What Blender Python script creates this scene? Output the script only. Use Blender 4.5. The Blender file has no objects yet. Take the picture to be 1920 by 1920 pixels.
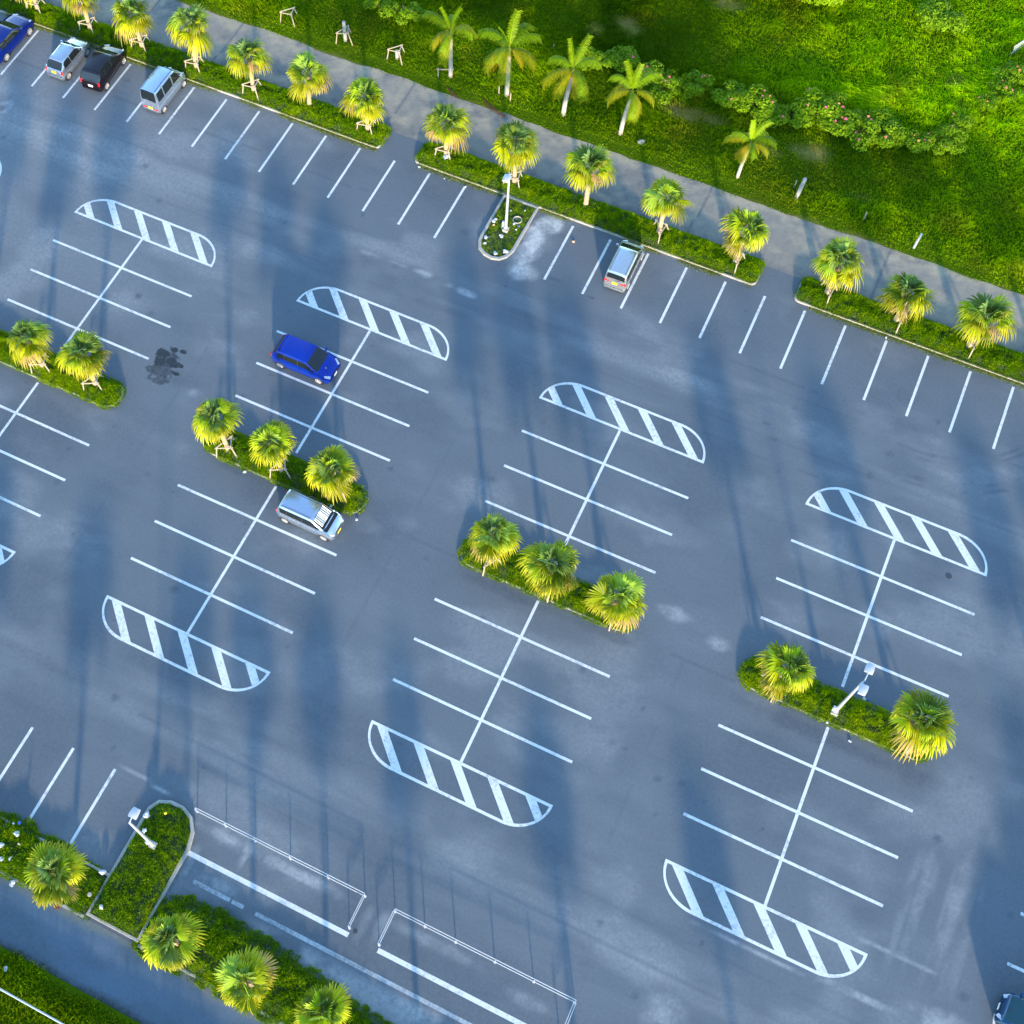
import bpy, bmesh, math, random
import numpy as np
from mathutils import Vector, Matrix
# Metres. X runs along the bay lines of the middle rows, Y along their spines, Z up.
rng = np.random.default_rng(7)
random.seed(7)
SC = bpy.context.scene
COL = SC.collection
R = math.radians

# ---------------------------------------------------------------- helpers
def tag(o, label=None, cat=None, group=None, kind=None):
    if label: o['label'] = label
    if cat: o['category'] = cat
    if group: o['group'] = group
    if kind: o['kind'] = kind
    return o

def thing(name, label, cat, loc=(0, 0, 0), rz=0.0, group=None):
    o = bpy.data.objects.new(name, None)
    o.empty_display_size = 0.3
    COL.objects.link(o)
    o.location = loc
    o.rotation_euler = (0, 0, rz)
    return tag(o, label, cat, group)

def link(name, me, mat=None, parent=None, smooth=False):
    if mat is not None:
        me.materials.clear(); me.materials.append(mat)
    if smooth:
        me.polygons.foreach_set('use_smooth', [True] * len(me.polygons))
    o = bpy.data.objects.new(name, me)
    COL.objects.link(o)
    if parent is not None: o.parent = parent
    return o

def np_mesh(name, V, F4=None, F3=None, col=None, attrs=None):
    me = bpy.data.meshes.new(name)
    V = np.asarray(V, np.float32)
    me.vertices.add(len(V)); me.vertices.foreach_set('co', V.ravel())
    loops, starts, tot = [], [], []
    n = 0
    if F4 is not None and len(F4):
        F4 = np.asarray(F4, np.int32); loops.append(F4.ravel())
        starts.append(n + 4 * np.arange(len(F4))); tot.append(np.full(len(F4), 4)); n += 4 * len(F4)
    if F3 is not None and len(F3):
        F3 = np.asarray(F3, np.int32); loops.append(F3.ravel())
        starts.append(n + 3 * np.arange(len(F3))); tot.append(np.full(len(F3), 3)); n += 3 * len(F3)
    loops = np.concatenate(loops).astype(np.int32)
    starts = np.concatenate(starts).astype(np.int32)
    me.loops.add(len(loops)); me.loops.foreach_set('vertex_index', loops)
    me.polygons.add(len(starts)); me.polygons.foreach_set('loop_start', starts)
    if col is not None:
        a = me.color_attributes.new('tint', 'FLOAT_COLOR', 'POINT')
        c = np.ones((len(V), 4), np.float32); c[:, :3] = col
        a.data.foreach_set('color', c.ravel())
    for k, v in (attrs or {}).items():
        a = me.attributes.new(k, 'FLOAT', 'POINT')
        a.data.foreach_set('value', np.asarray(v, np.float32))
    me.update(calc_edges=True)
    me.validate()
    return me

class MB:
    """collects simple shapes into one mesh"""
    def __init__(s): s.v = []; s.f = []
    def add(s, V, F):
        b = len(s.v); s.v += [tuple(p) for p in V]; s.f += [tuple(i + b for i in f) for f in F]
        return s
    def box(s, c, d, M=None, bev=0.0):
        bm = bmesh.new(); bmesh.ops.create_cube(bm, size=1.0)
        bmesh.ops.scale(bm, vec=d, verts=bm.verts)
        if bev: bmesh.ops.bevel(bm, geom=bm.edges[:], offset=bev, segments=2, profile=0.6, affect='EDGES')
        if M is not None: bm.transform(M)
        bmesh.ops.translate(bm, vec=c, verts=bm.verts)
        bm.verts.index_update()
        s.add([v.co[:] for v in bm.verts], [[v.index for v in f.verts] for f in bm.faces]); bm.free()
        return s
    def tube(s, pts, r, n=8, cap=True):
        pts = [Vector(p) for p in pts]
        rr = r if isinstance(r, (list, tuple)) else [r] * len(pts)
        V, F = [], []
        up0 = None
        for i, p in enumerate(pts):
            a = pts[max(i - 1, 0)]; b = pts[min(i + 1, len(pts) - 1)]
            t = (b - a).normalized()
            if up0 is None:
                up0 = Vector((0, 0, 1)) if abs(t.z) < 0.9 else Vector((1, 0, 0))
            x = t.cross(up0).normalized(); y = x.cross(t).normalized(); up0 = y
            for k in range(n):
                w = 2 * math.pi * k / n
                V.append(p + (x * math.cos(w) + y * math.sin(w)) * rr[i])
        for i in range(len(pts) - 1):
            for k in range(n):
                F.append((i * n + k, i * n + (k + 1) % n, (i + 1) * n + (k + 1) % n, (i + 1) * n + k))
        if cap:
            F.append(tuple(range(n))[::-1]); F.append(tuple(range((len(pts) - 1) * n, len(pts) * n)))
        return s.add(V, F)
    def lathe(s, prof, n=20, M=None):
        V, F = [], []
        for (r, z) in prof:
            for k in range(n):
                w = 2 * math.pi * k / n
                V.append(Vector((r * math.cos(w), r * math.sin(w), z)))
        for i in range(len(prof) - 1):
            for k in range(n):
                F.append((i * n + k, i * n + (k + 1) % n, (i + 1) * n + (k + 1) % n, (i + 1) * n + k))
        F.append(tuple(range(n))[::-1]); F.append(tuple(range((len(prof) - 1) * n, len(prof) * n)))
        if M is not None: V = [M @ v for v in V]
        return s.add(V, F)
    def mesh(s, name):
        me = bpy.data.meshes.new(name); me.from_pydata(s.v, [], s.f)
        bm = bmesh.new(); bm.from_mesh(me); bmesh.ops.recalc_face_normals(bm, faces=bm.faces); bm.to_mesh(me); bm.free()
        me.update(); return me
    def build(s, name, mat, parent=None, smooth=False, angle=None):
        me = s.mesh(name)
        o = link(name, me, mat, parent, smooth)
        if smooth and angle: me.set_sharp_from_angle(angle=R(angle))
        return o

def copy_tree(o, parent=None):
    c = o.copy(); COL.objects.link(c)
    if parent is not None: c.parent = parent
    for ch in list(o.children): copy_tree(ch, c)
    return c

# value noise -------------------------------------------------------
_lat = rng.random((256, 256))
def vnoise(x, y):
    xi = np.floor(x).astype(int); yi = np.floor(y).astype(int)
    fx = x - xi; fy = y - yi
    fx = fx * fx * (3 - 2 * fx); fy = fy * fy * (3 - 2 * fy)
    g = lambda a, b: _lat[a & 255, b & 255]
    return (g(xi, yi) * (1 - fx) + g(xi + 1, yi) * fx) * (1 - fy) + (g(xi, yi + 1) * (1 - fx) + g(xi + 1, yi + 1) * fx) * fy
def fbm(x, y, o=4):
    s = np.zeros_like(np.asarray(x, float)); a = 0.5; f = 1.0; t = 0
    for k in range(o):
        s += a * vnoise(x * f + 17.3 * k, y * f + 5.1 * k); t += a; a *= 0.5; f *= 2.03
    return s / t
def smooth(a, b, x):
    t = np.clip((x - a) / (b - a), 0, 1); return t * t * (3 - 2 * t)

# ---------------------------------------------------------------- materials
def nt(name):
    m = bpy.data.materials.new(name); m.use_nodes = True
    n = m.node_tree; b = n.nodes['Principled BSDF']
    return m, n, b
def pset(b, col=None, rough=None, metal=None, spec=None, coat=None):
    if col is not None: b.inputs['Base Color'].default_value = (*col, 1)
    if rough is not None: b.inputs['Roughness'].default_value = rough
    if metal is not None: b.inputs['Metallic'].default_value = metal
    if spec is not None: b.inputs['Specular IOR Level'].default_value = spec
    if coat is not None:
        b.inputs['Coat Weight'].default_value = coat; b.inputs['Coat Roughness'].default_value = 0.04
def plain(name, col, rough=0.6, metal=0.0, spec=0.5, coat=None, var=0.12, scale=8.0, bump=0.0):
    """a colour with soft procedural variation"""
    m, n, b = nt(name); pset(b, None, rough, metal, spec, coat)
    tc = n.nodes.new('ShaderNodeTexCoord')
    no = n.nodes.new('ShaderNodeTexNoise'); no.inputs['Scale'].default_value = scale; no.inputs['Detail'].default_value = 5
    n.links.new(tc.outputs['Object'], no.inputs['Vector'])
    mx = n.nodes.new('ShaderNodeMix'); mx.data_type = 'RGBA'
    mx.inputs['A'].default_value = (*[c * (1 - var) for c in col], 1)
    mx.inputs['B'].default_value = (*[min(1, c * (1 + var)) for c in col], 1)
    n.links.new(no.outputs['Fac'], mx.inputs['Factor'])
    n.links.new(mx.outputs['Result'], b.inputs['Base Color'])
    if bump:
        bp = n.nodes.new('ShaderNodeBump'); bp.inputs['Strength'].default_value = bump; bp.inputs['Distance'].default_value = 0.02
        n.links.new(no.outputs['Fac'], bp.inputs['Height']); n.links.new(bp.outputs['Normal'], b.inputs['Normal'])
    return m

def leafmat(name, rough=0.5, trans=0.3, tint=(1.0, 1.0, 0.6), spec=0.35):
    """per-leaf colour attribute, with light passing through the leaf"""
    m, n, b = nt(name); pset(b, None, rough, 0, spec)
    at = n.nodes.new('ShaderNodeVertexColor'); at.layer_name = 'tint'
    n.links.new(at.outputs['Color'], b.inputs['Base Color'])
    tr = n.nodes.new('ShaderNodeBsdfTranslucent')
    mu = n.nodes.new('ShaderNodeMix'); mu.data_type = 'RGBA'; mu.blend_type = 'MULTIPLY'; mu.inputs['Factor'].default_value = 1
    n.links.new(at.outputs['Color'], mu.inputs['A']); mu.inputs['B'].default_value = (*tint, 1)
    n.links.new(mu.outputs['Result'], tr.inputs['Color'])
    mx = n.nodes.new('ShaderNodeMixShader'); mx.inputs['Fac'].default_value = trans
    n.links.new(b.outputs['BSDF'], mx.inputs[1]); n.links.new(tr.outputs['BSDF'], mx.inputs[2])
    n.links.new(mx.outputs['Shader'], n.nodes['Material Output'].inputs['Surface'])
    return m

def asphalt(name, base, lightc, darkc, spec=0.25, grain=0.22):
    """asphalt: two wear masks stored per vertex, plus grain"""
    m, n, b = nt(name); pset(b, None, 0.85, 0, spec)
    tc = n.nodes.new('ShaderNodeTexCoord')
    def noise(s, d, rgh=0.6):
        x = n.nodes.new('ShaderNodeTexNoise'); x.inputs['Scale'].default_value = s; x.inputs['Detail'].default_value = d
        x.inputs['Roughness'].default_value = rgh
        n.links.new(tc.outputs['Object'], x.inputs['Vector']); return x.outputs['Fac']
    def attr(k):
        a = n.nodes.new('ShaderNodeAttribute'); a.attribute_name = k; return a.outputs['Fac']
    def math_(op, a, bb):
        x = n.nodes.new('ShaderNodeMath'); x.operation = op
        for i, q in enumerate((a, bb)):
            if isinstance(q, (int, float)): x.inputs[i].default_value = q
            else: n.links.new(q, x.inputs[i])
        return x.outputs[0]
    def mix(f, a, bb, mode='MIX'):
        x = n.nodes.new('ShaderNodeMix'); x.data_type = 'RGBA'; x.blend_type = mode; x.clamp_factor = True
        if isinstance(f, (int, float)): x.inputs['Factor'].default_value = f
        else: n.links.new(f, x.inputs['Factor'])
        for k, q in (('A', a), ('B', bb)):
            if isinstance(q, tuple): x.inputs[k].default_value = (*q, 1)
            else: n.links.new(q, x.inputs[k])
        return x.outputs['Result']
    f1 = noise(0.35, 6); f2 = noise(4.0, 5, 0.7); f3 = noise(38.0, 3, 0.8); f4 = noise(7.0, 4, 0.75)
    c = mix(math_('MULTIPLY', f1, 1.0), tuple(q * 0.90 for q in base), tuple(q * 1.10 for q in base))
    brk = math_('ADD', math_('MULTIPLY', f2, 2.6), -0.30)
    c = mix(math_('MULTIPLY', attr('light'), brk), c, lightc)
    c = mix(math_('MULTIPLY', attr('dark'), brk), c, darkc)
    g = math_('ADD', math_('MULTIPLY', math_('SUBTRACT', f3, 0.5), grain * 2.2), math_('ADD', math_('MULTIPLY', math_('SUBTRACT', f4, 0.5), grain * 2.6), 1.0))
    cc = n.nodes.new('ShaderNodeCombineColor')
    for k in range(3): n.links.new(g, cc.inputs[k])
    c = mix(1.0, c, cc.outputs[0], 'MULTIPLY')
    n.links.new(c, b.inputs['Base Color'])
    bp = n.nodes.new('ShaderNodeBump'); bp.inputs['Strength'].default_value = 0.25; bp.inputs['Distance'].default_value = 0.01
    n.links.new(f3, bp.inputs['Height']); n.links.new(bp.outputs['Normal'], b.inputs['Normal'])
    return m

M = {}
M['lot'] = asphalt('lot_asphalt', (0.108, 0.127, 0.143), (0.42, 0.43, 0.42), (0.060, 0.078, 0.098))
M['road'] = asphalt('road_asphalt', (0.225, 0.205, 0.168), (0.34, 0.29, 0.20), (0.11, 0.115, 0.12))
M['lane'] = asphalt('lane_asphalt', (0.100, 0.140, 0.180), (0.20, 0.20, 0.15), (0.05, 0.06, 0.06))
def linepaint(name, col, worn, lo, hi):
    """thermoplastic paint, scuffed through to the asphalt in places"""
    m, n, b = nt(name); pset(b, None, 0.75, 0, 0.2)
    tc = n.nodes.new('ShaderNodeTexCoord')
    a = n.nodes.new('ShaderNodeTexNoise'); a.inputs['Scale'].default_value = 5.5; a.inputs['Detail'].default_value = 8; a.inputs['Roughness'].default_value = .72
    c = n.nodes.new('ShaderNodeTexNoise'); c.inputs['Scale'].default_value = .45; c.inputs['Detail'].default_value = 3
    for q in (a, c): n.links.new(tc.outputs['Object'], q.inputs['Vector'])
    ad = n.nodes.new('ShaderNodeMath'); ad.operation = 'MULTIPLY_ADD'; ad.inputs[1].default_value = .55
    n.links.new(c.outputs['Fac'], ad.inputs[0]); n.links.new(a.outputs['Fac'], ad.inputs[2])
    mr = n.nodes.new('ShaderNodeMapRange'); mr.inputs['From Min'].default_value = lo; mr.inputs['From Max'].default_value = hi
    n.links.new(ad.outputs[0], mr.inputs['Value'])
    mx = n.nodes.new('ShaderNodeMix'); mx.data_type = 'RGBA'
    mx.inputs['A'].default_value = (*col, 1); mx.inputs['B'].default_value = (*worn, 1)
    n.links.new(mr.outputs['Result'], mx.inputs['Factor']); n.links.new(mx.outputs['Result'], b.inputs['Base Color'])
    return m
M['paint'] = linepaint('line_paint', (0.62, 0.63, 0.61), (0.26, 0.29, 0.31), .78, 1.02)
M['paint_worn'] = linepaint('worn_line_paint', (0.42, 0.45, 0.46), (0.13, 0.16, 0.18), .62, .98)
M['kerb'] = plain('kerb_concrete', (0.34, 0.32, 0.28), 0.9, var=0.3, scale=3, bump=0.3)
M['soil'] = plain('bed_soil', (0.045, 0.055, 0.02), 0.95, var=0.3, scale=4)
M['oil'] = plain('oil_stain', (0.028, 0.036, 0.040), 0.7, var=0.25, scale=3)
M['oil2'] = plain('dry_stain', (0.095, 0.098, 0.105), 0.8, var=0.3, scale=3)
M['grass'] = leafmat('grass_blades', 0.8, 0.45, (1, 1, 0.4), 0.0)
M['cover'] = leafmat('cover_leaves', 0.8, 0.35, (1, 1, 0.4), 0.0)
M['fan'] = leafmat('fan_palm_leaf', 0.42, 0.28, (1.0, 1.0, 0.5), 0.12)
M['frond'] = leafmat('feather_frond', 0.45, 0.35, (1.0, 1.0, 0.4), 0.10)
M['bush'] = leafmat('bush_leaves', 0.55, 0.25, (1, 1, 0.5), 0.08)
M['trunk'] = plain('fan_palm_trunk', (0.38, 0.27, 0.17), 0.9, var=0.3, scale=12, bump=0.4)
M['paletrunk'] = plain('pale_trunk', (0.38, 0.35, 0.31), 0.8, var=0.18, scale=6, bump=0.2)
M['stem'] = plain('bush_stem', (0.16, 0.11, 0.07), 0.9, var=0.3)
M['wood'] = plain('prop_timber', (0.35, 0.29, 0.21), 0.85, var=0.2, scale=10)
M['greywood'] = plain('grey_timber', (0.32, 0.31, 0.30), 0.85, var=0.25, scale=10)
M['galv'] = plain('galvanised_steel', (0.50, 0.53, 0.56), 0.45, 0.35, var=0.08)
M['lampmetal'] = plain('lamp_paint', (0.42, 0.44, 0.46), 0.4, 0.1, var=0.06)
M['pipe'] = plain('white_pipe', (0.46, 0.48, 0.50), 0.4, 0.1, var=0.08)
M['bag'] = plain('plastic_bag', (0.40, 0.43, 0.46), 0.4, var=0.1, scale=5)
M['flower'] = plain('pink_petal', (0.75, 0.13, 0.22), 0.6, var=0.2)
M['flower2'] = plain('coral_petal', (0.75, 0.26, 0.14), 0.6, var=0.2)
M['tyre'] = plain('tyre_rubber', (0.02, 0.02, 0.021), 0.8, var=0.1)
M['rim'] = plain('alloy_rim', (0.62, 0.62, 0.60), 0.35, 0.5, var=0.05)
M['black'] = plain('black_trim', (0.012, 0.012, 0.013), 0.6, var=0.1)
M['glass'] = plain('tinted_glass', (0.010, 0.014, 0.016), 0.06, spec=0.6, var=0.1)
M['bluegl'] = plain('green_glass', (0.012, 0.055, 0.065), 0.06, spec=0.6, var=0.15, scale=2)
M['redlamp'] = plain('red_lens', (0.62, 0.01, 0.015), 0.2, var=0.1)
M['amber'] = plain('amber_lens', (0.75, 0.25, 0.05), 0.25, var=0.1)
M['clear'] = plain('clear_lens', (0.50, 0.52, 0.55), 0.15, 0.2, var=0.1)
M['yplate'] = plain('yellow_plate', (0.78, 0.62, 0.02), 0.4, var=0.04)
M['wplate'] = plain('white_plate', (0.80, 0.80, 0.78), 0.4, var=0.04)
M['blueplastic'] = plain('blue_plastic', (0.03, 0.10, 0.45), 0.4)
M['tan'] = plain('tan_paper', (0.65, 0.42, 0.28), 0.7)
M['brown'] = plain('dead_frond_fibre', (0.13, 0.055, 0.03), 0.9, var=0.3)
M['rust'] = plain('rusty_brick', (0.20, 0.06, 0.035), 0.9, var=0.2)
M['cover_iron'] = plain('cast_iron', (0.035, 0.042, 0.05), 0.7, var=0.2)
def paint(name, col, metal=0.0, rough=0.3, coat=0.3):
    return plain(name, col, rough, metal, 0.35, coat, var=0.03, scale=1.5)

# ---------------------------------------------------------------- sky, sun, camera
SUN_AZ, SUN_EL = R(299.6), R(10.9)
to_sun = Vector((math.cos(SUN_AZ) * math.cos(SUN_EL), math.sin(SUN_AZ) * math.cos(SUN_EL), math.sin(SUN_EL)))
w = bpy.data.worlds.new('World'); SC.world = w; w.use_nodes = True
sk = w.node_tree.nodes.new('ShaderNodeTexSky'); sk.sky_type = 'NISHITA'; sk.sun_disc = False
sk.sun_elevation = SUN_EL; sk.sun_rotation = R(90) - SUN_AZ
sk.altitude = 0; sk.air_density = 1.0; sk.dust_density = 0.1; sk.ozone_density = 2.6
bg = w.node_tree.nodes['Background']; bg.inputs['Strength'].default_value = 0.15
w.node_tree.links.new(sk.outputs['Color'], bg.inputs['Color'])
sl = bpy.data.lights.new('sun', 'SUN'); sl.energy = 2.0; sl.angle = R(2.8); sl.color = (0.92, 0.73, 0.51)
so = bpy.data.objects.new('sun', sl); COL.objects.link(so)
so.rotation_euler = to_sun.to_track_quat('Z', 'Y').to_euler()
so.location = to_sun * 120

cd = bpy.data.cameras.new('camera'); cam = bpy.data.objects.new('camera', cd); COL.objects.link(cam); SC.camera = cam
cd.sensor_fit = 'HORIZONTAL'; cd.sensor_width = 36.0; cd.lens = 36.0 * 2323.70 / 1920.0
cd.shift_x = (960 - 790.86) / 1920.0; cd.shift_y = (966.01 - 960) / 1920.0
cd.clip_start = 0.5; cd.clip_end = 3000
Rm = Matrix(((0.89884777, -0.38622579, 0.20712876), (0.43791313, 0.81032428, -0.38936698), (-0.01745790, 0.44068605, 0.89749152)))
cam.matrix_world = Matrix.Translation((22.4195, -36.5731, 61.6673)) @ Rm.to_4x4()

SC.render.engine = 'CYCLES'
SC.view_settings.view_transform = 'Standard'; SC.view_settings.look = 'None'
SC.view_settings.gamma = 1.0; SC.view_settings.exposure = 2.50
SC.cycles.max_bounces = 6; SC.cycles.diffuse_bounces = 3; SC.cycles.transparent_max_bounces = 6
# ---------------------------------------------------------------- ground sheets
def structure(o): o['kind'] = 'structure'; return o

def sheet(name, u0, u1, v0, v1, z, step, mat, masks=None, edge=None):
    nu = int((u1 - u0) / step) + 1; nv = int((v1 - v0) / step) + 1
    U, Vv = np.meshgrid(np.linspace(u0, u1, nu), np.linspace(v0, v1, nv))
    P = np.stack([U.ravel(), Vv.ravel(), np.full(U.size, z)], 1)
    if edge: P = edge(P, nu, nv)
    i = (np.arange(nv - 1)[:, None] * nu + np.arange(nu - 1)[None]).ravel()
    F = np.stack([i, i + 1, i + nu + 1, i + nu], 1)
    at = masks(P[:, 0], P[:, 1]) if masks else None
    return structure(link(name, np_mesh(name, P, F, attrs=at), mat))

# the land everything lies on, out to the horizon
gm = MB(); g = 900
gm.add([(-g, -g, -0.06), (g, -g, -0.06), (g, g, -0.06), (-g, g, -0.06)], [(0, 1, 2, 3)])
structure(gm.build('ground', M['soil']))

def blob(u, v, cu, cv, ru, rv, rot=0.0, soft=0.5):
    c, s = math.cos(R(rot)), math.sin(R(rot))
    x = ((u - cu) * c + (v - cv) * s) / ru; y = (-(u - cu) * s + (v - cv) * c) / rv
    d = np.sqrt(x * x + y * y) + (fbm(u * 1.3 + 40, v * 1.3, 4) - 0.5) * 0.9
    return 1 - smooth(1 - soft, 1.0, d)
def streaks(u, v, su, sv): return fbm(u * su, v * sv, 4)

_dr = rng.random((200, 6))
def lot_masks(u, v):
    L = np.zeros_like(u); D = np.zeros_like(u)
    # long pale wear along the driving aisles, mottling everywhere
    aisle = np.exp(-((v - 4.6) / 2.6) ** 2) + 0.9 * np.exp(-((v + 26.0) / 2.6) ** 2)
    for c in (-24, -8, 8, 24, 40): aisle += 0.35 * np.exp(-((u - c) / 2.0) ** 2) * (v < 0) * (v > -24)
    L += 0.14 * aisle * smooth(0.38, 0.72, streaks(u + 11, v, 0.16, 0.9))
    L += 0.14 * smooth(0.50, 0.78, fbm(u * 0.28 + 3, v * 0.42, 5)) + 0.10 * smooth(-6, -18, u) * smooth(-12, -2, v)
    D += 0.38 * smooth(0.45, 0.75, fbm(u * 0.20 + 31, v * 0.26 + 9, 5))
    D += 0.22 * smooth(0.5, 0.8, streaks(u + 50, v, 0.12, 1.1)) * aisle
    # bleached joint patches in the upper aisle
    for (a, b, ra, rb, k) in ((0.95, 5.1, 0.9, 0.32, .9), (-2.6, 5.0, 1.0, .22, .7), (-.6, 5.05, .9, .18, .6), (3.9, 4.85, .9, .30, .9), (2.9, 4.95, .5, .15, .6),
                              (6.1, 10.0, 0.95, 3.6, 1), (6.4, 7.9, 1.3, 1.1, .9), (6.6, 11.9, 1.3, .9, 1), (-24, 10.3, 1.3, .8, .25),
                              (23.0, -9.25, 1.3, .55, .55), (25.6, -9.9, .9, .5, .5), (-7.2, -8.4, .8, .45, .55), (5.6, -11.6, 1.4, .7, .3),
                              (-30.2, 5.5, .9, .9, .7), (3.0, -29.25, .9, .18, .8), (1.6, -29.1, 1.4, .10, .6), (7.4, -29.9, 2.8, .5, .7), (11.5, -29.9, 3.4, .45, .75), (18.5, -29.9, 2.6, .4, .5), (16.0, -30.4, .35, 1.2, .6), (15.2, -30.6, .3, 1.2, .55), (8.2, -32.0, 2.0, .35, .6), (23.5, -30.3, 1.6, .4, .4),
                              (6.2, -31.7, .35, 1.0, .7), (8.5, -30.4, .18, .8, .6), (32.0, -23.62, 3.6, .12, .8), (37.2, -23.4, 2.6, .22, .6), (41.2, -23.1, 2.4, .9, .6),
                              (29.6, -28.0, 1.5, 1.4, .5), (14.2, -33.4, 2.4, .5, .6), (17.3, -32.9, 1.5, .5, .5), (19.6, -33.0, 1.6, .6, .55), (21.6, -33.2, 2.0, .8, .5),
                              (1.2, -32.9, .7, .5, .35), (40.2, -17.2, .5, 4.2, .35), (38.6, -17.4, .4, 3.4, .3), (38.0, -20.9, 3.0, .16, .6)):
        L = np.maximum(L, (k if k == 1 else .66 * k) * blob(u, v, a, b, ra, rb, soft=0.75) * (smooth(.30, .55, fbm(u * 1.6 + 70, v * 1.6, 4)) * .5 + .5))
    for q in range(170):                                              # oil drips and small spots
        a, b = -34 + 80 * _dr[q, 0], -34 + 46 * _dr[q, 1]
        r_ = .06 + .22 * _dr[q, 2] ** 3
        near = (np.abs(u - a) < .8) & (np.abs(v - b) < .8)
        D[near] = np.maximum(D[near], (.35 + .5 * _dr[q, 3]) * (1 - smooth(.5, 1.2, np.hypot(u[near] - a, v[near] - b) / r_)))
    for rr in (7.2, 7.6, 8.9, 9.3):                                   # tyre arcs at the right
        d = np.abs(np.hypot(u - 31.2, v - 13.0) - rr); D = np.maximum(D, .5 * (1 - smooth(.06, .2, d)) * (u > 30) * (u < 38) * (v < 9.5) * smooth(.35, .6, fbm(u, v, 3)))
    for q in range(9):
        a = 37.8 + 3.4 * _dr[q, 4]; d = np.abs(u - a - .06 * (_dr[q, 5] - .5) * (v + 18) ** 2 / 3)
        L = np.maximum(L, .13 * (1 - smooth(.05, .22, d)) * smooth(-23, -20, v) * smooth(-11, -15, v) * smooth(.3, .6, fbm(u * 2, v * .6, 3)))
    # brownish dirt beside beds and a few spills
    for (a, b, ra, rb, k) in ((14.5, -12.0, 5.0, .5, .5), (0, -11.8, 5.2, .4, .4), (32, -12.3, 5.2, .6, .55), (37, -12.2, 1.6, .8, .5), (9.0, -33.2, 2.6, .7, .75),
                              (12.0, -33.7, 3.2, .6, .6), (-8.4, -8.0, .9, .5, .3), (2.0, 9.0, .5, .35, .5), (8.5, 8.1, .55, .13, .8), (11.0, 7.8, .35, .13, .8),
                              (27.6, 11.4, .35, .2, .8), (-30.4, 5.3, .4, .4, .7), (20.4, -11.9, 1.4, .5, .5), (23.4, 3.9, .3, .12, .8), (24.2, 3.1, .25, .12, .9), (11.9, -1.5, .3, .1, .8)):
        D = np.maximum(D, k * blob(u, v, a, b, ra, rb, soft=0.7))
    # hairline construction joints
    for vv, a0, a1 in ((9.3, -34, 2), (-11.25, 5, 11), (-11.5, 21.5, 27), (1.75, 21.5, 27.2), (7.2, 20, 44), (-26.4, 0, 40)):
        dd = np.abs(v - vv - 0.25 * (fbm(u * 0.3, u * 0 + vv, 3) - 0.5))
        D = np.maximum(D, 0.35 * (dd < 0.06) * (u > a0) * (u < a1))
    for vv, k in ((3.1, .22), (6.3, .18), (-24.6, .2), (-27.6, .22), (.9, .1)):
        D = np.maximum(D, k * (np.abs(v - vv - .12 * (fbm(u * .5, u * 0 + vv, 3) - .5)) < .05))
    for uu in (-24.3, -8.2, 7.8, 24.2): D = np.maximum(D, .2 * (np.abs(u - uu - .12 * (fbm(v * .5, v * 0 + uu, 3) - .5)) < .05) * (v < -1) * (v > -22))
    # the concrete-coloured strip of weathered surface by the kerb of the wide bays
    L = np.maximum(L, 0.55 * smooth(-32.4, -33.0, v) * smooth(9, 12, u) * smooth(0.30, 0.6, fbm(u * .5, v * .9, 4)))
    return dict(light=np.clip(L, 0, 1), dark=np.clip(D, 0, 1))
sheet('parking_lot', -62, 78, -36.15, 14.5, 0.0, 0.16, M['lot'], lot_masks)

def road_edge(P, nu, nv):
    t = (P[:, 1] - 14.5) / 4.45
    e = (fbm(P[:, 0] * 0.45 + 7, P[:, 0] * 0, 5) - 0.5) * 0.4
    P[:, 1] += np.where(t > 0.98, e, 0)
    return P
def road_masks(u, v):
    L = 0.8 * smooth(17.9, 18.95, v + 1.6 * (fbm(u * .9, v, 5) - .5)) + 0.55 * smooth(.48, .70, fbm(u * .7 + 8, v * .9, 5)) + .3 * smooth(.5, .7, fbm(u * 2.2, v * 2.2, 3))
    D = 0.5 * smooth(.48, .70, fbm(u * .6 + 70, v * .8 + 3, 5)) + .25 * smooth(.5, .7, fbm(u * 2.5 + 9, v * 2.5, 3)) + 0.35 * smooth(15.6, 14.6, v)
    for uj in (-26, -19.6, -6.4, 1.6, 14.6, 26.2):
        d = np.abs(u - uj - 0.03 * (v - 16)); D = np.maximum(D, 0.8 * (d < .07))
    D = np.maximum(D, 0.5 * (np.abs(v - 14.6) < .1))
    return dict(light=np.clip(L, 0, 1), dark=np.clip(D, 0, 1))
sheet('road', -62, 78, 14.5, 18.95, 0.0, 0.15, M['road'], road_masks, road_edge)

def lane_masks(u, v):
    e = 0.5 * (fbm(u * .7, v, 4) - .5)
    L = 0.7 * smooth(-36.75, -36.25, v + e)
    D = 0.8 * smooth(-38.6, -39.0, v + e) + 0.3 * smooth(.45, .75, fbm(u * .3 + 70, v * .5 + 3, 5))
    return dict(light=np.clip(L, 0, 1), dark=np.clip(D, 0, 1))
sheet('lane', -62, 78, -39.3, -36.15, -0.004, 0.15, M['lane'], lane_masks)

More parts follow.
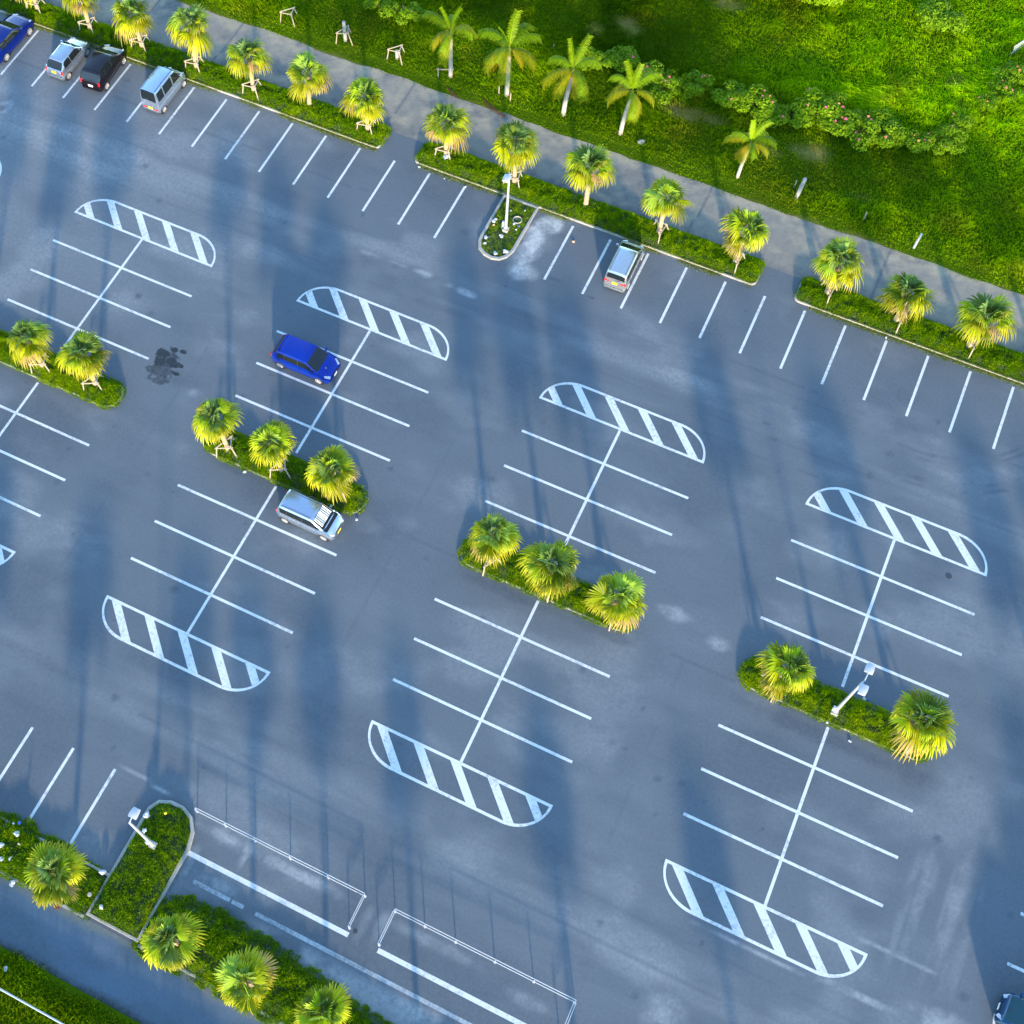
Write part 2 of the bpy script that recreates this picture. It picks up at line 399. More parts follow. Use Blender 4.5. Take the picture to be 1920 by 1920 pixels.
# rough field behind the road: gently uneven ground
def field_h(u, v):
    e = smooth(18.9, 21.5, v)
    h = 0.05 + e * (0.4 * (fbm(u * 0.085 + 5, v * 0.10, 3) - 0.45) + 0.03 * (v - 19) + 0.2 * (fbm(u * 0.32, v * 0.32 + 9, 3) - 0.5))
    line = 25.0 + 0.36 * np.maximum(u - 10, 0)                          # bank along the flowering hedge
    h += e * 0.20 * np.exp(-((v - line) / 1.6) ** 2)
    return np.where(v < 19.7, -0.012, np.maximum(h, -0.012))
def field_edge(P, nu, nv):
    P[:, 2] = field_h(P[:, 0], P[:, 1]); return P
def field_masks(u, v):
    return dict(light=np.clip(bare(u, v), 0, 1), dark=0 * u)
def bare(u, v):
    b = np.zeros_like(u)
    for (a, c, ra, rb, k) in ((10.6, 23.8, 2.2, .8, .9), (12.4, 24.1, 1.6, .6, .8), (19.4, 24.0, 1.7, 1.0, .9), (17.0, 23.0, 1.2, .6, .5), (4.6, 29.6, 1.4, 1.0, .9),
                              (2.8, 28.3, .8, .9, .5), (26.2, 33.5, 1.1, .8, .5), (27.0, 31.4, .8, .6, .4), (10.3, 34.2, 2.0, .9, .6), (23.4, 22.0, 1.4, .6, .3)):
        b = np.maximum(b, k * blob(u, v, a, c, ra, rb, soft=.8))
    b = np.maximum(b, 0.8 * smooth(19.15, 18.6, v + 0.7 * (fbm(u * .8, v * 0 + 2, 3) - .5)))
    return b
M['fieldsoil'] = asphalt('field_soil', (0.06, 0.11, 0.004), (0.23, 0.19, 0.05), (0.02, 0.02, 0.02), spec=0.0)
sheet('field', -60, 76, 17.9, 86, 0.0, 0.4, M['fieldsoil'], field_masks, field_edge)

def verge_edge(P, nu, nv):
    P[:, 2] = 0.02 + 0.35 * smooth(-39.0, -40.3, P[:, 1]) + 0.12 * fbm(P[:, 0], P[:, 1], 3); return P
sheet('verge', -40, 60, -62, -39.0, 0.0, 0.5, M['fieldsoil'], lambda u, v: dict(light=0 * u, dark=0 * u), verge_edge)

# ---------------------------------------------------------------- painted markings (4 mm sheets)
def strip(mb, a, b, w, z):
    a = Vector((*a, z)); b = Vector((*b, z)); d = (b - a).normalized(); n = Vector((-d.y, d.x, 0)) * (w / 2)
    mb.add([a - n, b - n, b + n, a + n], [(0, 1, 2, 3)])
LW = 0.155
COLS = (-32.05, -16.03, 0.0, 16.05, 32.1, 48.15)
bays = MB(); spine = MB()
for c in COLS:
    for v in (-2.5, -5.0, -7.5, -14.02, -16.52, -19.02):
        if c == COLS[5] and v > -10: pass
        strip(bays, (c - 5.05, v), (c + 5.05, v), LW, 0.004)
    for a, b in ((-0.085, -9.35), (-11.72, -21.435)):
        # the spine is butted between the cross lines so no two sheets share a plane
        ys = [a] + [v for v in (-2.5, -5.0, -7.5, -14.02, -16.52, -19.02) if b < v < a] + [b]
        for y0, y1 in zip(ys[:-1], ys[1:]):
            strip(spine, (c, y0 - (LW / 2 if y0 != a else 0)), (c, y1 + (LW / 2 if y1 != b else 0)), LW, 0.004)
k = 0
for i in range(-14, 20):
    u = 0.46 + 2.505 * (i - 0)
    if 2.5 < u < 7.0: continue
    if u > 3: u += -0.06
    strip(bays, (u, 7.80), (u, 12.34), LW, 0.004)
for i in range(-14, 1): strip(bays, (0.45 + 2.505 * i, -29.36), (0.45 + 2.505 * i, -33.9), LW, 0.004)
structure(bays.build('bay_lines', M['paint'])); structure(spine.build('spine_lines', M['paint']))

def outline(c, v0, sgn, inset):
    """flat-based hatch outline with two quarter-ellipse corners"""
    P = []
    a, h = 5.05 - inset, 1.83 - inset
    rx = 2.0 - inset * 0.6
    y0 = -0.08 + inset
    for k in range(15):
        t = math.pi / 2 * k / 14
        P.append((-(a - rx) - rx * math.cos(t), y0 + (h - y0) * math.sin(t)))
    for k in range(15):
        t = math.pi / 2 * (1 - k / 14)
        P.append(((a - rx) + rx * math.cos(t), y0 + (h - y0) * math.sin(t)))
    return [(c + x, v0 + sgn * y) for x, y in P]
def inside_clip(poly, c, v0, sgn):
    """clip a slanted stripe to the inner outline (both convex)"""
    inner = outline(c, v0, sgn, LW + 0.004)
    if sgn < 0: inner = inner[::-1]
    inner = inner[::-1]
    out = poly
    n = len(inner)
    for i in range(n):
        (ax, ay), (bx, by) = inner[i], inner[(i + 1) % n]
        f = lambda p: (bx - ax) * (p[1] - ay) - (by - ay) * (p[0] - ax)
        new = []
        for j in range(len(out)):
            p, q = out[j], out[(j + 1) % len(out)]
            fp, fq = f(p), f(q)
            if fp >= 0: new.append(p)
            if (fp >= 0) != (fq >= 0):
                t = fp / (fp - fq); new.append((p[0] + (q[0] - p[0]) * t, p[1] + (q[1] - p[1]) * t))
        out = new
        if not out: break
    return out
for ci, c in enumerate(COLS):
    for v0, sgn in ((0.0, 1), (-21.52, -1)):
        mb = MB()
        o_, i_ = outline(c, v0, sgn, 0.0), outline(c, v0, sgn, LW); n = len(o_)
        mb.add([(x, y, 0.004) for x, y in o_] + [(x, y, 0.004) for x, y in i_], [(j, (j + 1) % n, n + (j + 1) % n, n + j) for j in range(n)])
        for k in range(5):
            xb = c + (-3.84 + 2.07 * k if sgn > 0 else 3.84 - 2.07 * k)
            s = 1 if sgn > 0 else -1
            q = [(xb - 0.30, v0 - 0.2 * sgn), (xb + 0.30, v0 - 0.2 * sgn), (xb + 0.30 - s * 2.1, v0 + sgn * 1.9), (xb - 0.30 - s * 2.1, v0 + sgn * 1.9)]
            q = [(x + s * 0.2, y) for x, y in q]
            if sgn < 0: q = q[::-1]
            p = inside_clip(q, c, v0, sgn)
            if len(p) > 2: mb.add([(x, y, 0.004) for x, y in p], [tuple(range(len(p)))])
        structure(mb.build('hatched_marking', M['paint']))

wide = MB()
strip(wide, (5.85, -31.33), (14.78, -31.33), 0.24, 0.004); strip(wide, (16.35, -31.33), (26.4, -31.33), 0.24, 0.004)
strip(wide, (27.9, -31.33), (38.0, -31.33), 0.24, 0.004)
structure(wide.build('wide_bay_lines', M['paint']))
worn = MB()
for a, b in ((6.85, 8.9), (9.0, 9.65), (10.3, 40)): strip(worn, (a, -32.40), (b, -32.40), 0.20, 0.004)
structure(worn.build('worn_kerb_line', M['paint_worn']))

M['lotoil'] = asphalt('oily_asphalt', (0.108, 0.127, 0.143), (0.42, 0.43, 0.42), (0.026, 0.034, 0.040))
def oil_masks(u, v):
    q = lot_masks(u, v); D = q['dark'] * .5
    for (a, b, ra, rb, k) in ((-10.45, -6.75, .42, .28, .9), (-9.45, -7.15, .60, .30, 1), (-9.95, -6.3, .28, .22, .9), (-10.25, -7.3, .34, .42, .9), (-9.35, -6.2, .26, .2, .9), (-9.0, -7.7, .36, .14, 1), (-9.9, -8.0, .85, .62, .5), (-9.85, -7.2, .75, .8, .55)):
        c = np.hypot((u - a) / ra, (v - b) / rb) + (fbm(u * 3.1 + 40, v * 3.1, 5) - .5) * 1.5
        D = np.maximum(D, k * (1 - smooth(.86, 1.0, c)))
    return dict(light=q['light'] * (1 - D), dark=D / .8)
sheet('oil_stain', -11.5, -8.1, -9.3, -5.5, 0.003, 0.03, M['lotoil'], oil_masks)

# ---------------------------------------------------------------- kerbs and beds
def rounded(u0, u1, v0, v1, r, ends='both', n=7):
    """rounded rectangle, anticlockwise"""
    P = []
    for cx, cy, t0, e in ((u1, v1, 0, 'r'), (u0, v1, 90, 'l'), (u0, v0, 180, 'l'), (u1, v0, 270, 'r')):
        rr = r if (ends == 'both' or ends == e) else 0.02
        ox = cx - rr if cx == u1 else cx + rr; oy = cy - rr if cy == v1 else cy + rr
        for k in range(n + 1):
            t = R(t0 + 90 * k / n); P.append((ox + rr * math.cos(t), oy + rr * math.sin(t)))
    return P
def offset(P, d):
    n = len(P); out = []
    for i in range(n):
        a = Vector(P[i - 1]); b = Vector(P[i]); c = Vector(P[(i + 1) % n])
        e1 = (b - a); e2 = (c - b)
        n1 = Vector((-e1.y, e1.x)).normalized() if e1.length > 1e-6 else Vector((0, 0))
        n2 = Vector((-e2.y, e2.x)).normalized() if e2.length > 1e-6 else n1
        m = (n1 + n2); m = m.normalized() if m.length > 1e-6 else n1
        out.append((b.x + m.x * d, b.y + m.y * d))
    return out
def kerb_ring(P, w=0.16, h=0.13):
    I = offset(P, w); B = offset(P, 0.02); J = offset(P, w - 0.02); n = len(P)
    V = [(x, y, -0.02) for x, y in P] + [(x, y, h - 0.02) for x, y in P] + [(x, y, h) for x, y in B] + [(x, y, h) for x, y in J] + [(x, y, h - .02) for x, y in I] + [(x, y, -0.02) for x, y in I]
    F = []
    for l in range(5):
        for j in range(n): F.append((l * n + j, l * n + (j + 1) % n, (l + 1) * n + (j + 1) % n, (l + 1) * n + j))
    m = MB(); m.add(V, F); return structure(m.build('kerb', M['kerb']))
def in_poly(P, x, y):
    P = np.asarray(P); c = np.zeros(len(x), bool); n = len(P); j = n - 1
    for i in range(n):
        xi, yi = P[i]; xj, yj = P[j]
        t = ((yi > y) != (yj > y)) & (x < (xj - xi) * (y - yi) / (yj - yi + 1e-12) + xi)
        c ^= t; j = i
    return c
def edge_dist(P, x, y):
    d = np.full(len(x), 1e9); n = len(P)
    for i in range(n):
        a = np.array(P[i]); b = np.array(P[(i + 1) % n]); e = b - a; L = e @ e + 1e-12
        t = np.clip(((x - a[0]) * e[0] + (y - a[1]) * e[1]) / L, 0, 1)
        d = np.minimum(d, np.hypot(x - a[0] - t * e[0], y - a[1] - t * e[1]))
    return d

def leaves(P, N, size, colA, colB, aspect=2.0, jit=0.8):
    """small leaf quads at points P, roughly facing N"""
    n = len(P)
    nn = N + jit * rng.normal(size=(n, 3)); nn /= np.linalg.norm(nn, axis=1)[:, None] + 1e-9
    r = rng.normal(size=(n, 3)); t = np.cross(nn, r); t /= np.linalg.norm(t, axis=1)[:, None] + 1e-9
    b = np.cross(nn, t)
    s = size * (0.6 + 0.8 * rng.random(n))[:, None]
    V = np.stack([P - t * s * .5, P + b * s * .5 / aspect + t * s * .05, P + t * s * .5 - nn * s * .12, P - b * s * .5 / aspect + t * s * .05], 1).reshape(-1, 3)
    F = np.arange(4 * n).reshape(n, 4)
    k = rng.random((n, 1)); c = colA + (colB - colA) * k; c = c * (0.8 + 0.4 * rng.random((n, 1)))
    return V, F, np.repeat(c, 4, 0)

def blades(P, H, Wd, lean, col):
    """grass blades: quad + tip triangle"""
    n = len(P); a = rng.random(n) * 2 * np.pi
    s = np.stack([np.cos(a), np.sin(a), 0 * a], 1) * (Wd / 2)[:, None]
    L = np.concatenate([lean, np.zeros((n, 1))], 1) * H[:, None]
    up = np.zeros((n, 3)); up[:, 2] = H
    m = P + up * .55 + L * .3; t = P + up * (1 - 0.35 * np.linalg.norm(lean, axis=1)[:, None]) * .95 + L
    V = np.stack([P - s, P + s, m + s * .8, m - s * .8, t], 1).reshape(-1, 3)
    b = 5 * np.arange(n)[:, None]
    return V, b + np.array([[0, 1, 2, 3]]), b + np.array([[3, 2, 4]]), np.repeat(col, 5, 0)

G_DEEP, G_LUSH, G_YEL = np.array([.060, .150, .002]), np.array([.200, .370, .002]), np.array([.400, .470, .003])
def bed(label, P, hmax, dens=850, wlush=0.5, rough_edge=0.10, size=0.12, group=None, soil=True, stretch=0.5, gap=None, z0=0.13):
    """a planted bed: soil mound (structure) and its ground cover (stuff)"""
    P = [tuple(p) for p in P]; Q = np.asarray(P)
    u0, v0 = Q.min(0) - rough_edge; u1, v1 = Q.max(0) + rough_edge
    def hh(x, y, d, ins):
        dd = np.where(ins, d, -d)
        h = hmax * smooth(-0.12, stretch, dd) * (0.62 + 0.76 * fbm(x * 1.3, y * 1.3, 3))
        return h + np.where(ins, z0, z0 * np.clip(1 - d / (rough_edge + .02), 0, 1) + .01)
    n = int((u1 - u0) * (v1 - v0) * dens * 1.7); size = size * .78
    x = u0 + (u1 - u0) * rng.random(n); y = v0 + (v1 - v0) * rng.random(n)
    ins = in_poly(P, x, y); d = edge_dist(P, x, y)
    keep = ins | (d < rough_edge * np.clip(fbm(x * 1.7, y * 1.7, 3) * 2.4 - 0.35, 0, 1.1))
    keep &= (fbm(x * 3.1 + 11, y * 3.1, 3) > .36 + .06 * rng.random(n)) | (rng.random(n) < .35)
    if gap is not None: keep &= rng.random(n) > gap(x, y)
    x, y, ins, d = x[keep], y[keep], ins[keep], d[keep]
    z = hh(x, y, d, ins)
    e = 0.05; N = np.stack([0 * x, 0 * x, 0 * x + 1.0], 1)
    zx = hh(x + e, y, edge_dist(P, x + e, y), in_poly(P, x + e, y)); zy = hh(x, y + e, edge_dist(P, x, y + e), in_poly(P, x, y + e))
    N[:, 0] = -(zx - z) / e; N[:, 1] = -(zy - z) / e; N /= np.linalg.norm(N, axis=1)[:, None]
    clump = fbm(x * 3.1 + 11, y * 3.1, 3)
    pts = np.stack([x, y, z * (0.70 + 0.30 * rng.random(len(x))) + .06 * (clump - .5)], 1)
    t = np.clip(wlush + 1.4 * (fbm(x * .5 + 3, y * .5, 3) - .5) + 2.0 * (clump - .5), 0, 1)[:, None]
    A = G_DEEP + (G_LUSH - G_DEEP) * t; B = G_LUSH + (G_YEL - G_LUSH) * t
    leafy = rng.random(len(x)) < .30
    V, F, C = leaves(pts[leafy], N[leafy], size * .8, A[leafy], B[leafy], 2.6, 1.5)
    q = ~leafy; k = int(q.sum())
    th = rng.random(k) * 2 * np.pi; ln = .3 + .5 * rng.random(k)
    lean = np.stack([np.cos(th) * ln, np.sin(th) * ln], 1) + N[q][:, :2] * .5
    H = size * (0.7 + 1.3 * rng.random(k)) * (0.6 + .8 * clump[q])
    kk = rng.random((k, 1)); cc = (A[q] + (B[q] - A[q]) * kk) * (0.8 + .4 * rng.random((k, 1)))
    V2, F4, F3, C2 = blades(pts[q] - np.array([0, 0, .02]), H, size * (.16 + .16 * rng.random(k)), lean, cc)
    nb = len(V)
    me = np_mesh('ground_cover', np.concatenate([V, V2]), np.concatenate([F, F4 + nb]), F3 + nb, col=np.concatenate([C, C2]))
    o = link('ground_cover', me, M['cover'])
    tag(o, label, 'ground cover', group, 'stuff')
    if soil:
        st = 0.12; nu = int((u1 - u0) / st) + 2; nv = int((v1 - v0) / st) + 2
        U, W = np.meshgrid(np.linspace(u0, u1, nu), np.linspace(v0, v1, nv)); U = U.ravel(); W = W.ravel()
        ii = in_poly(P, U, W); dd = edge_dist(P, U, W)
        Z = np.where(ii, 0.62 * hh(U, W, dd, ii), -0.05)
        i = (np.arange(nv - 1)[:, None] * nu + np.arange(nu - 1)[None]).ravel()
        F = np.stack([i, i + 1, i + nu + 1, i + nu], 1); F = F[ii[F].all(1)]
        structure(link('bed_soil', np_mesh('bed_soil', np.stack([U, W, Z], 1), F), M['soil'], None, True))
    return o

ISL = 'leafy ground cover of the planted beds'
for c, txt in ((-16.03, 'bright leafy ground cover filling the palm island at the left edge'), (0.0, 'leafy ground cover of the palm island between the blue car and the silver minivan'),
               (16.05, 'leafy ground cover of the palm island right of the picture centre'), (32.1, 'leafy ground cover of the palm island round the double-headed lamp'),
               (48.15, 'leafy ground cover of the palm island beyond the right edge')):
    P = rounded(c - 5.0, c + 5.05, -11.5, -9.75, 0.82)
    kerb_ring(P, .16, .11); bed(txt, P, 0.34, 1700, 0.24, 0.16, 0.10, ISL, stretch=0.6, z0=.15)

# verge beds along the road (kerb towards the bays)
for (u0, u1, txt, en) in ((-62, -5.9, 'leafy verge strip behind the four parked cars at upper left', 'r'), (-3.4, 19.65, 'leafy verge strip between the two driveway gaps', 'both'),
                          (22.05, 78, 'leafy verge strip at the right with three fan palms', 'l')):
    P = rounded(u0, u1, 12.72, 14.5, 0.35, en, 4)
    kerb_ring(P, 0.13, 0.12)
    Pi = rounded(u0 + (0.0 if en == 'r' else .1), u1 - (0 if en == 'l' else .05), 12.88, 14.62, 0.35, en, 4)
    if u0 < -60: Pi = [(max(x, -40), y) for x, y in Pi]
    if u1 > 70: Pi = [(min(x, 44), y) for x, y in Pi]
    bed(txt, Pi, 0.34, 1500, 0.0, 0.16, 0.105, ISL, stretch=0.4, z0=.15)

# kerbed peninsula round the single lamp (short worn grass, litter)
P = [(3.0, 12.70)] + [(3.0, 9.2)] + [(3.0 + 0.04, 8.75), (3.3, 8.2), (3.8, 7.88), (4.35, 7.78), (4.85, 7.92), (5.2, 8.3), (5.4, 8.9)] + [(5.42, 12.70)]
P = P[::-1]; P = [(x, y) for x, y in P][::-1]
kerb_ring(P, 0.20, 0.15)
bed('short worn grass in the kerbed peninsula round the single lamp, littered', offset(P, 0.2), 0.04, 1100, 0.22, 0.02, 0.07, ISL, stretch=0.3, z0=.12,
    gap=lambda x, y: 0.55 * blob(x, y, 4.2, 9.5, .9, 1.6, soft=.9))
# lower peninsula and the lower bed
P = rounded(3.0, 5.95, -36.0, -29.5, 1.25)
P = [(x, max(y, -36.0)) for x, y in P]
P = [(3.0, -36.0), (5.95, -36.0), (5.95, -31.2), (5.72, -30.35), (5.25, -29.75), (4.6, -29.48), (3.9, -29.5), (3.3, -29.75), (3.0, -30.3)]
kerb_ring(P, 0.2, 0.17)
bed('dense clipped ground cover filling the lower kerbed peninsula', offset(P, 0.2), 0.22, 1250, 0.08, 0.05, 0.10, ISL, stretch=0.3, z0=.17)
P = [(-26, -36.0), (2.98, -36.0), (2.98, -34.2), (1.6, -34.0), (0.4, -33.75), (-1.0, -33.9), (-2.0, -33.5), (-3.2, -33.9), (-26, -33.9)]
bed('weedy ground cover left of the lower peninsula, strewn with rubbish', P, 0.32, 1200, 0.06, 0.3, 0.12, ISL, stretch=0.5, z0=.1)
P = [(5.97, -36.1), (44, -36.1), (44, -34.6), (20, -34.5), (17.2, -34.2), (15, -33.7), (12, -33.5), (9.8, -33.3), (7.8, -33.15), (6.4, -33.7), (5.97, -34.4)]
bed('overgrown ground cover under the lower fan palms', P, 0.4, 1200, 0.02, 0.4, 0.12, ISL, stretch=0.6, z0=.1)
m = MB()
for u0, u1 in ((-40, 2.95), (6.0, 13.0), (13.05, 60)): m.box(((u0 + u1) / 2, -36.12, 0.03), (u1 - u0, 0.14, 0.14), bev=0.015)
structure(m.build('kerb', M['kerb']))
m = MB(); m.box((-29.5, -33.95, 0.05), (65.0, 0.14, 0.2)); structure(m.build('kerb', M['kerb']))

# ---------------------------------------------------------------- field grass
def grass_field():
    n = 330000
    x = -30 + 72 * rng.random(n); y = 18.6 + 34 * rng.random(n)
    keep = (y < 13.7 + .463 * (x + 36) + 4) & (x < 34.4 - .25 * (y - 19.1) + 4)
    x, y = x[keep], y[keep]
    edge = 18.95 + 0.4 * (fbm(x * .45 + 7, x * 0, 5) - .5) - .40 * fbm(x * 2.6, x * 0 + 4, 2) + .10
    b = bare(x, y)
    keep = (y > edge - 0.12 + 0.25 * rng.random(len(x))) & (rng.random(len(x)) > b * .85)
    x, y, b = x[keep], y[keep], b[keep]
    tall = smooth(.42, .70, fbm(x * .24 + 2, y * .3, 4))
    near = smooth(19.0, 21.0, y)
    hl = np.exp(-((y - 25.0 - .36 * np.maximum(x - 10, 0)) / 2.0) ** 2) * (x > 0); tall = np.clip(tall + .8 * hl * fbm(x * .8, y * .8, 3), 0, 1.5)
    H = (0.14 + near * (0.22 + 0.40 * tall)) * (0.6 + 0.8 * rng.random(len(x))) * (1 - .6 * b)
    tuft = smooth(.6, .8, fbm(x * 1.1 + 9, y * 1.1, 3)); H *= 1 + 0.6 * tuft * near
    Wd = (0.028 + 0.022 * rng.random(len(x)))
    th = 3.4 * fbm(x * .30, y * .30 + 4, 3) - 3.4 + 0.38 * rng.normal(size=len(x))
    k = 0.55 + 0.55 * rng.random(len(x))
    lean = np.stack([np.cos(th) * k, np.sin(th) * k], 1)
    t = smooth(.36, .66, fbm(x * .16 + 60, y * .2 + 2, 4))
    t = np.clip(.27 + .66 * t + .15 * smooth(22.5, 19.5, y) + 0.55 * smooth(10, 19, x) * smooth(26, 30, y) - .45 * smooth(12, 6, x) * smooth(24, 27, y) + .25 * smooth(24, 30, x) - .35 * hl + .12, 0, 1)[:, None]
    r = rng.random((len(x), 1)) ** 1.6; cl = smooth(.35, .65, fbm(x * 1.3 + 5, y * 1.3, 3))[:, None]; t = t * (.68 + .42 * cl)
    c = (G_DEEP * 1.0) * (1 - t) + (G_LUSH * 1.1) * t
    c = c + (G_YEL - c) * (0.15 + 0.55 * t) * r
    c = c * (1 + .45 * smooth(13, 20, x) * smooth(26.5, 30, y) + .15 * smooth(22, 30, x) - .25 * smooth(12, 6, x) * smooth(24, 27, y))[:, None]  # natural patchiness, plus a sunlit look painted into the blades right of centre
    c = c + (np.array([.42, .38, .06]) - c) * (b * .8)[:, None]
    dry = smooth(.55, .78, fbm(x * .35 + 90, y * .4, 4))[:, None]
    c = c + (np.array([.36, .32, .02]) - c) * dry * 0.35
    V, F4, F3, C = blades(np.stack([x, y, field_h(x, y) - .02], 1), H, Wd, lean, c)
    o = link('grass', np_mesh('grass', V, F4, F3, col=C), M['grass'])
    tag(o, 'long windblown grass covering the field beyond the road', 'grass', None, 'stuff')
    n = 60000
    x = -8 + 40 * rng.random(n); y = -44.5 + 5.7 * rng.random(n)
    keep = y < -38.85 - 0.5 * fbm(x * .9, x * 0, 3) + 0.1 * rng.normal(size=n); x, y = x[keep], y[keep]
    z = 0.02 + 0.35 * smooth(-39.0, -40.3, y)
    H = (0.22 + 0.35 * fbm(x * .6, y * .6, 3)) * (0.6 + 0.8 * rng.random(len(x)))
    th = 1.5 * fbm(x * .3, y * .3, 3) - 1.4 + 0.7 * rng.normal(size=len(x)); k = 0.3 + 0.5 * rng.random(len(x))
    r = rng.random((len(x), 1)); t = smooth(.35, .7, fbm(x * .4, y * .5 + 8, 3))[:, None]
    c = G_DEEP * (1 - t) + G_LUSH * t; c = c + (G_YEL - c) * 0.5 * r
    V, F4, F3, C = blades(np.stack([x, y, z], 1), H, 0.03 + 0.02 * rng.random(len(x)), np.stack([np.cos(th) * k, np.sin(th) * k], 1), c)
    o = link('grass', np_mesh('grass', V, F4, F3, col=C), M['grass'])
    tag(o, 'grassy bank with a white pipe rail at the lower left corner', 'grass', None, 'stuff')
    # tufts and weeds growing along the kerbs
    n = 26000; x = -36 + 78 * rng.random(n); y = 12.80 - np.abs(rng.normal(size=n)) * .17
    keep = fbm(x * .5 + 3, x * 0 + 1, 4) + .12 * rng.random(n) > .48
    keep &= ((x < -6) | ((x > -3) & (x < 2.9)) | ((x > 5.6) & (x < 19.5)) | (x > 22.3)); x, y = x[keep], y[keep]
    H = 0.05 + .12 * rng.random(len(x)); th = -1.5 + rng.normal(size=len(x)); zz = np.where(y > 12.71, .11, 0)
    c = G_LUSH + (np.array([.30, .27, .05]) - G_LUSH) * rng.random((len(x), 1))
    V, F4, F3, C = blades(np.stack([x, y, zz], 1), H, 0.03 + 0 * x, np.stack([np.cos(th), np.sin(th)], 1) * .8, c)
    o = link('weeds', np_mesh('weeds', V, F4, F3, col=C), M['grass'])
    tag(o, 'yellowing weeds growing out of the kerb line of the verge', 'weeds', None, 'stuff')
grass_field()
# ---------------------------------------------------------------- fan palms
def fan_crown(seed, n=38, R0=1.10):
    g = np.random.default_rng(seed); Vs, Fs, Cs = [], [], []; nb = 0
    def emit(V, F, C):
        nonlocal nb
        Vs.append(V); Fs.append(F + nb); Cs.append(C); nb += len(V)
    young, mid, old, tip = np.array([.165, .265, .070]), np.array([.235, .345, .007]), np.array([.410, .410, .003]), np.array([.46, .36, .05])
    for i in range(n):
        f = i / (n - 1); az = i * 2.39996 + g.normal() * .22
        el = R(84 - 102 * f ** 0.95 + g.normal() * 13)
        d = np.array([math.cos(az) * math.cos(el), math.sin(az) * math.cos(el), math.sin(el)])
        nrm = np.array([-math.cos(az) * math.sin(el), -math.sin(az) * math.sin(el), math.cos(el)])
        s = np.cross(d, nrm)
        tw = g.normal() * .32; nrm, s = nrm * math.cos(tw) + s * math.sin(tw), s * math.cos(tw) - nrm * math.sin(tw)
        pet = (0.30 + 0.42 * min(1, f * 1.8)) * (0.70 + 0.55 * g.random())
        hub = d * pet + np.array([0, 0, .24 - .16 * f])
        base = np.array([0, 0, 0.10 - 0.25 * f])
        age = np.clip(f * 1.15 - .05 + g.normal() * .14, 0, 1)
        bc = young + (mid - young) * min(1, age * 2.3) if age < .43 else mid + (old - mid) * (age - .43) / .57
        bc = bc * (0.45 + .95 * g.random())
        if f > .85 and g.random() < .25: bc = np.array([.40, .27, .10])
        q = s * .016
        emit(np.array([base - q, base + q, hub + q, hub - q]), np.array([[0, 1, 2, 3]]), np.tile(bc * .8 + .03, (4, 1)))
        K = 22; span = R((98 + 18 * g.random()) if f > .10 else 34 + 400 * f); rad = R0 * (0.62 + .34 * min(1, f * 4)) * (0.62 + .58 * g.random())
        droop = (0.16 + .44 * f) * (0.4 + 1.1 * g.random()); fold = 0.30 + .40 * g.random()
        ph = np.linspace(-span, span, K + 1)
        for k in range(K):
            a0, a1 = ph[k], ph[k + 1]; am = (a0 + a1) / 2 + g.normal() * .02
            L = rad * (0.70 + .30 * math.cos(am * .75)) * (0.90 + .2 * g.random())
            dk = droop * (0.75 + .5 * g.random()); lat = g.normal() * .05
            pts = []
            for t, wd in ((0.04, 1.0), (0.50, 1.0), (0.68, .60), (0.84, .34), (1.0, .05)):
                hw = (a1 - a0) / 2 * wd
                for sg, pl in ((-1, -.026), (1, .026)):
                    x = L * min(t, .74 + (t - .74) * .55 if t > .74 else t)
                    aa = am + sg * hw + lat * max(0, t - .5)
                    p = hub + (d * math.cos(aa) + s * math.sin(aa)) * x
                    p = p - nrm * (fold * abs(math.sin(am)) * x * .7) + nrm * pl * min(t * 2, 1.1 - t)
                    p = p - np.array([0, 0, 1.0]) * dk * rad * (max(0, t - .22) ** 1.9) * 1.5
                    pts.append(p)
            V = np.array(pts); F = np.array([[0, 1, 3, 2], [2, 3, 5, 4], [4, 5, 7, 6], [6, 7, 9, 8]])
            ct = bc + (tip - bc) * np.clip(age * 1.0 - .25 + g.normal() * .1, 0, .7)
            w_ = (0, 0, 0, 0, .25, .25, .6, .6, 1, 1)
            c = np.stack([bc * (1 - a) + ct * a for a in w_]) * (0.80 + .40 * g.random())
            emit(V, F, c)
    return np_mesh('crown', np.concatenate(Vs), np.concatenate(Fs), col=np.concatenate(Cs))
CROWNS = [fan_crown(11 + k, 31 + 2 * k) for k in range(6)]
def fan_trunk():
    m = MB(); prof = []
    for k in range(26):
        t = k / 25
        r = 0.175 - .045 * t + .03 * math.exp(-((t - .03) / .05) ** 2) + .012 * math.sin(k * 2.1) + (.05 * smooth(.80, .98, t))
        prof.append((float(r), t))
    m.lathe(prof, 14); me = m.mesh('trunk'); me.polygons.foreach_set('use_smooth', [True] * len(me.polygons)); return me
TRUNK = fan_trunk(); TRUNK.materials.append(M['trunk'])
for c in CROWNS: c.materials.append(M['fan'])
def fan_palm(x, y, h, label, group, k, rz, s=1.0, z=0.1):
    t = thing('fan_palm', label, 'palm tree', (x, y, z), rz, group); t.rotation_euler = (R(random.uniform(-3, 3)), R(random.uniform(-3, 3)), rz)
    o = link('trunk', TRUNK, None, t); o.scale = (s, s, h - z - .05)
    c = link('crown', CROWNS[k % 6], None, t); c.location = (0, 0, h - z + .06); c.scale = (s, s, s * .97)
    c.rotation_euler = (R(random.uniform(-9, 9)), R(random.uniform(-9, 9)), 0)
    return t
GV, GI, GB = 'fan palms in a row on the road verge', 'fan palms on the islands between the bays', 'fan palms along the lower lane'
